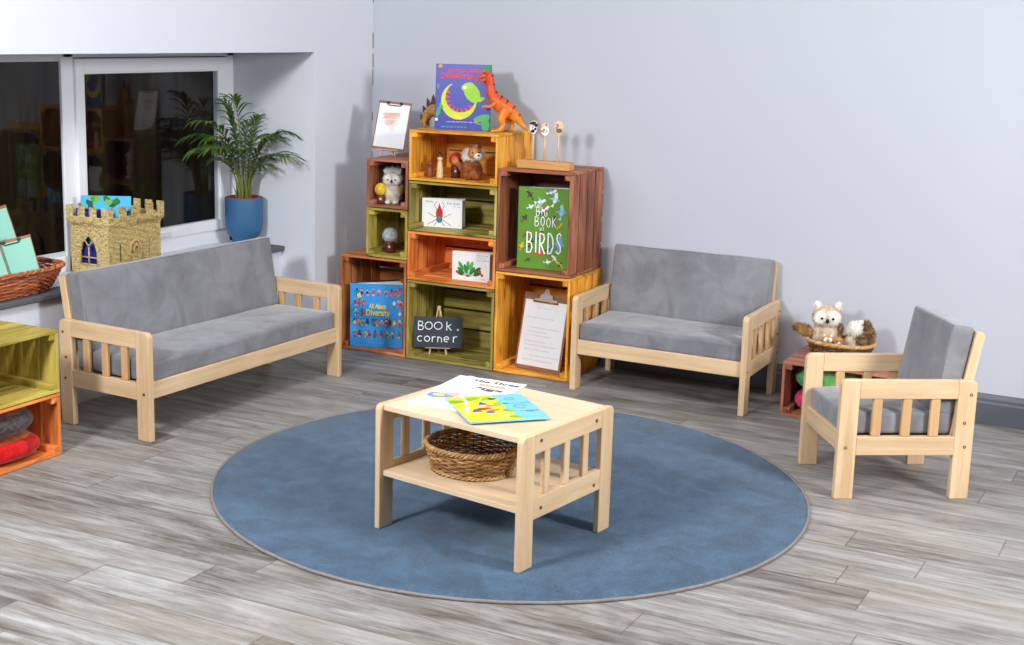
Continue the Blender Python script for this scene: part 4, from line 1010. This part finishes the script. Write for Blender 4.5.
b = MB(); furry(b, (0, -.014, .040), (.006, .005, .005), 0, 60, .004, .0008); b.build('muzzle', FW, om)
# chestnut plush in the yellow crate
cp = thing('plush_lion', 'chestnut brown plush animal with a white mane, in the yellow half-height crate', 'plush toy', cw(-.183, .100, .8415), CA+.3)
b = MB(); furry(b, (0, 0, .045), (.048, .034, .046), 0, 900, .006, .0012); furry(b, (.018, -.006, .030), (.034, .034, .032), 0, 500, .006, .0012); furry(b, (-.012, -.026, .018), (.018, .022, .018), 0, 200, .005, .001); furry(b, (.030, -.026, .018), (.018, .022, .018), 0, 200, .005, .001)
b.build('body', FR, cp)
b = MB(); furry(b, (-.052, -.004, .058), (.013, .012, .036), 0, 260, .005, .001, R=rotm('Y', -.75)); b.build('arm', FR, cp)
b = MB(); furry(b, (-.074, -.006, .082), (.015, .012, .018), 0, 200, .005, .001, R=rotm('Y', -.5)); b.build('paw', FO, cp)
b = MB(); furry(b, (.006, .004, .112), (.047, .026, .034), 0, 900, .014, .0013, R=rotm('Y', -.35)); b.build('mane', FW, cp)
b = MB(); furry(b, (.016, -.014, .120), (.030, .026, .028), 0, 500, .005, .0011); b.build('head', FO, cp)
b = MB(); furry(b, (.036, -.034, .108), (.019, .013, .015), 0, 260, .005, .001); b.build('muzzle', FW, cp)
for x in (.012, .040):
    b = MB(); b.ell((x, -.040, .124), (.0035, .0025, .0035)); b.build('eye', BLK, cp)
b = MB(); b.ell((.040, -.048, .112), (.005, .004, .0035)); b.build('nose', BLK, cp)
for x, z in ((-.004, .146), (.036, .148)):
    b = MB(); furry(b, (x, -.010, z), (.009, .006, .010), 0, 80, .004, .001); b.build('ear', FR, cp)
# pom-pom figures
def pompom(label, loc, rz, R_, bw, bh, col, soft, fl_=.006):
    root = thing('pompom_figure', label, 'figurine', loc, rz, 'pom-pom figures in the crates')
    b = MB(); b.lathe([(bw*.92, 0), (bw, .003), (bw, bh-.006), (bw*.9, bh), (.001, bh)], 20); b.build('wooden_base', flat((92, 44, 34), .45, .12, 40), root)
    b = MB(); furry(b, (0, 0, bh+R_*.86), (R_, R_, R_), 0, 1500, fl_, .0009, droop=0); b.build('pompom', soft, root)
    b = MB(); b.ell((.004, -bw*.96, bh*.55), (.006, .004, .006)); b.build('face_dot', flat((226, 214, 200), .6), root)
    return root
pompom('yellow ball on a dark brown wooden base, beside the small owl', cw(-.628, .052, .7035), .3, .029, .023, .040, 0, fuzz((214, 166, 30), (240, 206, 66), 60, 'yellow_felt'), .0015)
pompom('fluffy grey ball on a dark brown wooden base, in the small olive crate', cw(-.600, .090, .4715), .3, .032, .026, .052, 0, fuzz((160, 164, 170), (222, 224, 228), 90, 'grey_wool'), .006)
pompom('red ball on a dark brown wooden base, behind the chestnut plush\'s paw', cw(-.276, .125, .8415), .3, .032, .022, .055, 0, fuzz((150, 34, 22), (206, 62, 40), 60, 'red_felt'), .0015)
bf = thing('wooden_figure', 'brown figure half hidden at the right of the small owl', 'figurine', cw(-.512, .165, .7035), .3)
b = MB(); b.lathe([(.018, 0), (.02, .004), (.018, .05), (.012, .068), (.017, .085), (.018, .10), (.010, .114), (.001, .116)], 18); b.build('body', flat((136, 72, 46), .6, .25, 60), bf)
b = MB(); b.ell((0, -.017, .04), (.011, .006, .016)); b.build('apron', flat((190, 150, 90), .6), bf)
for lb, x, col, hgt, cap in (('short brown wooden peg doll at the left in the yellow half-height crate', -.384, (128, 62, 52), .074, None), ('taller pale wooden peg doll with a dark brown cap', -.331, (224, 190, 146), .112, (70, 40, 30))):
    k = hgt/.1; r_ = .0150
    pg = thing('peg_doll', lb, 'figurine', cw(x, .075, .8415), .3, 'peg dolls')
    b = MB(); b.lathe([(r_, 0), (r_*1.05, .004), (r_*.95, .040*k), (r_*.72, .062*k), (r_*.55, .066*k)], 20); b.build('body', flat(col, .45, .06, 30), pg)
    b = MB(); b.ell((0, 0, .080*k), (r_*.86, r_*.86, .018*k)); b.build('head', flat(col, .45, .06, 30), pg)
    if cap:
        b = MB(); b.ell((0, .001, .0865*k), (r_*.92, r_*.92, .0155*k)); b.ell((0, 0, .104*k), (.0045, .0045, .004)); b.build('cap', flat(cap, .5, .1, 30), pg)
# felt cushions
def felt(label, loc, r, h, mats, group, seed=0, sq_=2.6):
    root = thing('felt_cushion', label, 'cushion', loc, 0, group)
    b = MB(); n = 56; K = 12; vs = []; fs = []
    for j in range(K+1):
        t_ = -pi/2+pi*j/K; rr = abs(cos(t_))**.55; z = h/2+h/2*(abs(sin(t_))**.8)*(1 if t_ > 0 else -1)
        for i in range(n):
            a = 2*pi*i/n; x, y = sup(a, sq_); nz = 1+.05*noise.noise(Vector((x*2, y*2, seed)))
            vs.append(Vector((x*r*rr*nz, y*r*rr*nz, z*(1+.07*noise.noise(Vector((x*3, y*3, seed+4)))))))
    for j in range(K):
        for i in range(n): fs.append((j*n+i, j*n+(i+1) % n, (j+1)*n+(i+1) % n, (j+1)*n+i))
    b.add(vs, fs, [0 if (k//n) < K*.74 else 1 for k in range(len(fs))], smooth=True); zz = min(v.z for v in b.v)
    for v in b.v: v.z -= zz
    b.build('felt_body', mats, root); return root
FRED = fuzz((150, 8, 12), (206, 22, 26), 30, 'red_wool_felt'); FORG = fuzz((170, 70, 24), (214, 110, 40), 30, 'orange_wool_felt'); FCH = fuzz((52, 44, 46), (92, 80, 80), 70, 'charcoal_wool_felt'); FMX = fuzz((84, 46, 40), (168, 96, 72), 16, 'mixed_brown_felt')
KM = Matrix.Translation((-3.4655, 2.805, 0)) @ Matrix.Rotation(LR, 4, 'Z')
p = KM @ Vector((.262, .165, .0135)); felt('red felt cushion with an orange top, bottom of the pile in the left crate', (p.x, p.y, p.z), 0.160, .086, [FRED, FORG], 'felt cushions in the left crate', 1)
p = KM @ Vector((.245, .165, .1060)); felt('charcoal felt cushion with brown swirls, top of the pile in the left crate', (p.x, p.y, p.z), .158, .088, [FCH, FMX], 'felt cushions in the left crate', 2)
felt('pink felt cushion at the bottom of the small red brown crate', (-1.318, 5.368, .0135), .150, .085, [fuzz((170, 20, 70), (220, 50, 110), 30, 'pink_wool_felt')]*2, 'felt cushions in the right crate', 3)
felt('green felt cushion above the pink one in the small red brown crate', (-1.322, 5.366, .1040), .150, .090, [fuzz((40, 120, 70), (110, 170, 90), 20, 'green_wool_felt'), fuzz((36, 110, 90), (130, 170, 80), 20, 'moss_wool_felt')], 'felt cushions in the right crate', 4)

# ------------------------------------------------------------------ dinosaurs
t = NT('dino_orange'); o = t.obj(); sp = t.n('ShaderNodeSeparateXYZ'); t.put(sp.inputs[0], o); f = t.noise(o, 40, 4)
DORG = t.fin(t.ramp(t.math('ADD', t.math('MULTIPLY', sp.outputs[2], 2.6), t.math('MULTIPLY', f, .35)), [(.12, S(226, 160, 40)), (.38, S(226, 120, 36)), (.62, S(206, 74, 30))]), .42, .4)
DSTR = flat((84, 26, 20), .45, .1, 50)
def loft(b, pts, rads, n=14, mi=0, flat_=.8):
    K = len(pts); P = []
    res = 6
    for i in range(K-1):
        p0, p1, p2, p3 = [Vector(pts[max(0, min(K-1, i+d))]) for d in (-1, 0, 1, 2)]
        for k in range(res):
            u = k/res; P.append((.5*((2*p1)+(p2-p0)*u+(2*p0-5*p1+4*p2-p3)*u*u+(3*p1-p0-3*p2+p3)*u**3), rads[i]+(rads[i+1]-rads[i])*(3*u*u-2*u**3)))
    P.append((Vector(pts[-1]), rads[-1])); vs = []
    for i, (p, r) in enumerate(P):
        tg = (P[min(len(P)-1, i+1)][0]-P[max(0, i-1)][0]).normalized(); s_ = Vector((0, 1, 0)); s_ = (s_-tg*s_.dot(tg)).normalized(); u = tg.cross(s_)
        for q in range(n): a = 2*pi*q/n; vs.append(p+(s_*cos(a)*flat_+u*sin(a))*r)
    fs = []; mm = []
    for i in range(len(P)-1):
        for q in range(n): fs.append((i*n+q, i*n+(q+1) % n, (i+1)*n+(q+1) % n, (i+1)*n+q)); mm.append(mi)
    fs.append(tuple(range(n))[::-1]); fs.append(tuple((len(P)-1)*n+q for q in range(n))); mm += [mi, mi]
    b.add(vs, fs, mm, smooth=True); return P
tx = thing('toy_tyrannosaurus', 'orange toy tyrannosaurus with dark back stripes, beside the blue dinosaur book', 'toy dinosaur', cw(-.082, .150, 1.0580), .50)
b = MB()
P = loft(b, [(-.085, 0, .238), (-.066, 0, .243), (-.046, 0, .243), (-.036, 0, .205), (-.026, 0, .160), (.008, 0, .122), (.042, 0, .098), (.078, 0, .068), (.108, 0, .034), (.136, 0, .008)], [.008, .014, .022, .020, .026, .036, .037, .024, .013, .004])
loft(b, [(-.05, 0, .232), (-.066, 0, .226), (-.080, 0, .222)], [.012, .009, .005])
for s, ox in ((-1, 0), (1, .052)):
    loft(b, [(.038+ox*.15, s*.018, .098), (.016+ox*.5, s*.030, .060), (.024+ox*.8, s*.030, .030), (.006+ox, s*.030, .006)], [.030, .019, .0105, .010], 10)
    b.ell((-.006+ox, s*.030, .006), (.018, .012, .006), 0)
    for q in (-1, 0, 1): b.ell((-.022+ox, s*.030+q*.007, .0045), (.008, .003, .0045), 0)
    loft(b, [(-.012, s*.022, .130), (-.034, s*.030, .112), (-.060, s*.026, .112), (-.074, s*.024, .104)], [.013, .008, .006, .003], 8)
# dark stripes over the back
for i in range(8, len(P)-8, 5):
    p, r = P[i]; tg = (P[i+1][0]-P[i-1][0]).normalized(); u = Vector((0, 1, 0)).cross(tg); u = u if u.z > 0 else -u
    L = []
    for k in range(9):
        a = -1.15+2.3*k/8; wv = .0062*(1-abs(a)/1.3); c = p+(Vector((0, 1, 0))*sin(a)*.8+u*cos(a))*(r+.0008); L += [c-tg*wv, c+tg*wv]
    b.add(L, [(2*k, 2*k+1, 2*k+3, 2*k+2) for k in range(8)], 1, smooth=True)
b.build('body', [DORG, DSTR], tx)
for s in (-1, 1):
    b = MB(); b.ell((-.052, s*.0175, .250), (.004, .002, .003)); b.build('eye', BLK, tx)
sg = thing('toy_stegosaurus', 'brown and yellow toy stegosaurus with dark red plates, left of the blue dinosaur book', 'toy dinosaur', cw(-.436, .185, 1.0580), .40)
t = NT('dino_tan'); f = t.noise(t.obj(), 50, 4); DT = t.fin(t.ramp(f, [(.35, S(120, 70, 36)), (.6, S(186, 138, 62))]), .5, .4)
b = MB(); loft(b, [(-.052, -.012, .018), (-.042, -.01, .030), (-.018, -.004, .062), (.012, 0, .076), (.045, .004, .060), (.085, .01, .036), (.12, .014, .028)], [.007, .010, .024, .034, .026, .012, .003], 14, flat_=.75)
for x, y, z in ((-.028, -.024, .046), (-.022, .022, .046), (.030, -.020, .05), (.034, .024, .05)): loft(b, [(x, y, z), (x-.006, y*1.2, z*.5), (x-.004, y*1.2, .004)], [.014, .009, .009], 8)
b.build('body', DT, sg)
PL = flat((86, 24, 22), .5, .2, 60)
for x, z, h_, a_ in ((-.040, .040, .026, -.6), (-.030, .066, .040, -.45), (-.014, .086, .054, -.25), (.004, .100, .056, .0), (.022, .100, .052, .2), (.042, .086, .038, .45), (.062, .066, .028, .6)):
    b = MB(); M = Matrix.Translation((x, (.008 if int(x*1000) % 4 else -.008), z-.004)) @ Matrix.Rotation(a_, 4, 'Y')
    b.prism([(-.009, 0), (.009, 0), (.012, h_*.35), (.005, h_*.8), (0, h_), (-.006, h_*.75), (-.012, h_*.35)], -.002, .002, 'xz', M=M); b.build('back_plate', PL, sg, .001)
# ------------------------------------------------------------------ painted spoons
SPX, SPY = .062, .055
bl = thing('spoon_stand', 'rectangular light wooden block holding painted spoons, on top of the brown crate', 'stand', cw(.188, .085, .9140), CA+.01)
b = MB(); b.bx(-.125, .125, -.028, .028, 0, .035, axis=0); b.build('block', wood('oak_block', (176, 124, 66), (204, 152, 92), (220, 172, 112), .5, 3, 50, 0, .05), bl, .002)
def spoon(label, x, h, hw, hh, art):
    root = thing('wooden_spoon', label, 'wooden spoon', cw(.188+x, .085, .9500), CA+.42, 'painted spoons on the block')
    b = MB(); b.tube([(0, 0, 0), (0, 0, h*.5), (0, 0, h)], [.0052, .0046, .0052], 8); b.build('handle', BIRCH, root)
    b = MB(); b.ell((0, 0, h+hh*.92), (hw, .0055, hh), n=22, k=14)
    hd = b.build('spoon_head', BIRCH, root); a = Art(); art(a, Matrix.Translation((0, -.0060, h+hh*.92))); a.merge(hd)
def a1(a, M):
    a.blob(0, -.004, .015, .024, (236, 236, 232), M); a.blob(-.004, .019, .014, .006, (30, 32, 36), M, .2); a.line([(-.002, .016), (-.003, .004)], .005, (30, 32, 36), M); a.blob(.010, .010, .009, .008, (30, 32, 36), M, wob=.2); a.blob(-.003, -.016, .009, .008, (30, 32, 36), M, .3); a.blob(.008, -.006, .006, .006, (30, 34, 40), M); a.blob(-.004, 0, .004, .005, (110, 150, 190), M)
def a2(a, M):
    a.blob(0, -.004, .018, .020, (238, 238, 232), M); a.blob(-.013, -.006, .010, .005, (224, 110, 50), M); a.blob(-.006, 0, .006, .006, (110, 150, 130), M); a.blob(.006, -.004, .006, .006, (220, 170, 120), M); a.line([(-.01, -.012), (.004, -.012)], .002, (50, 50, 54), M); a.blob(.004, .022, .003, .006, (110, 80, 90), M)
def a3(a, M):
    g_ = (92, 98, 84); a.blob(.002, -.010, .013, .009, g_, M, .1); a.line([(-.006, -.006), (-.010, .002), (-.006, .008), (-.002, .013), (-.006, .018), (-.011, .016)], .0045, g_, M); a.poly([(-.011, .017), (-.017, .014), (-.011, .013)], (200, 120, 60), M)
spoon('wooden spoon painted with black and white patches, leftmost on the block', -.062, .112, .023, .031, a1)
spoon('wooden spoon with a white painted head and orange mark, middle of the block', -.006, .105, .022, .030, a2)
spoon('wooden spoon painted with a grey green bird, rightmost on the block', .058, .112, .023, .033, a3)
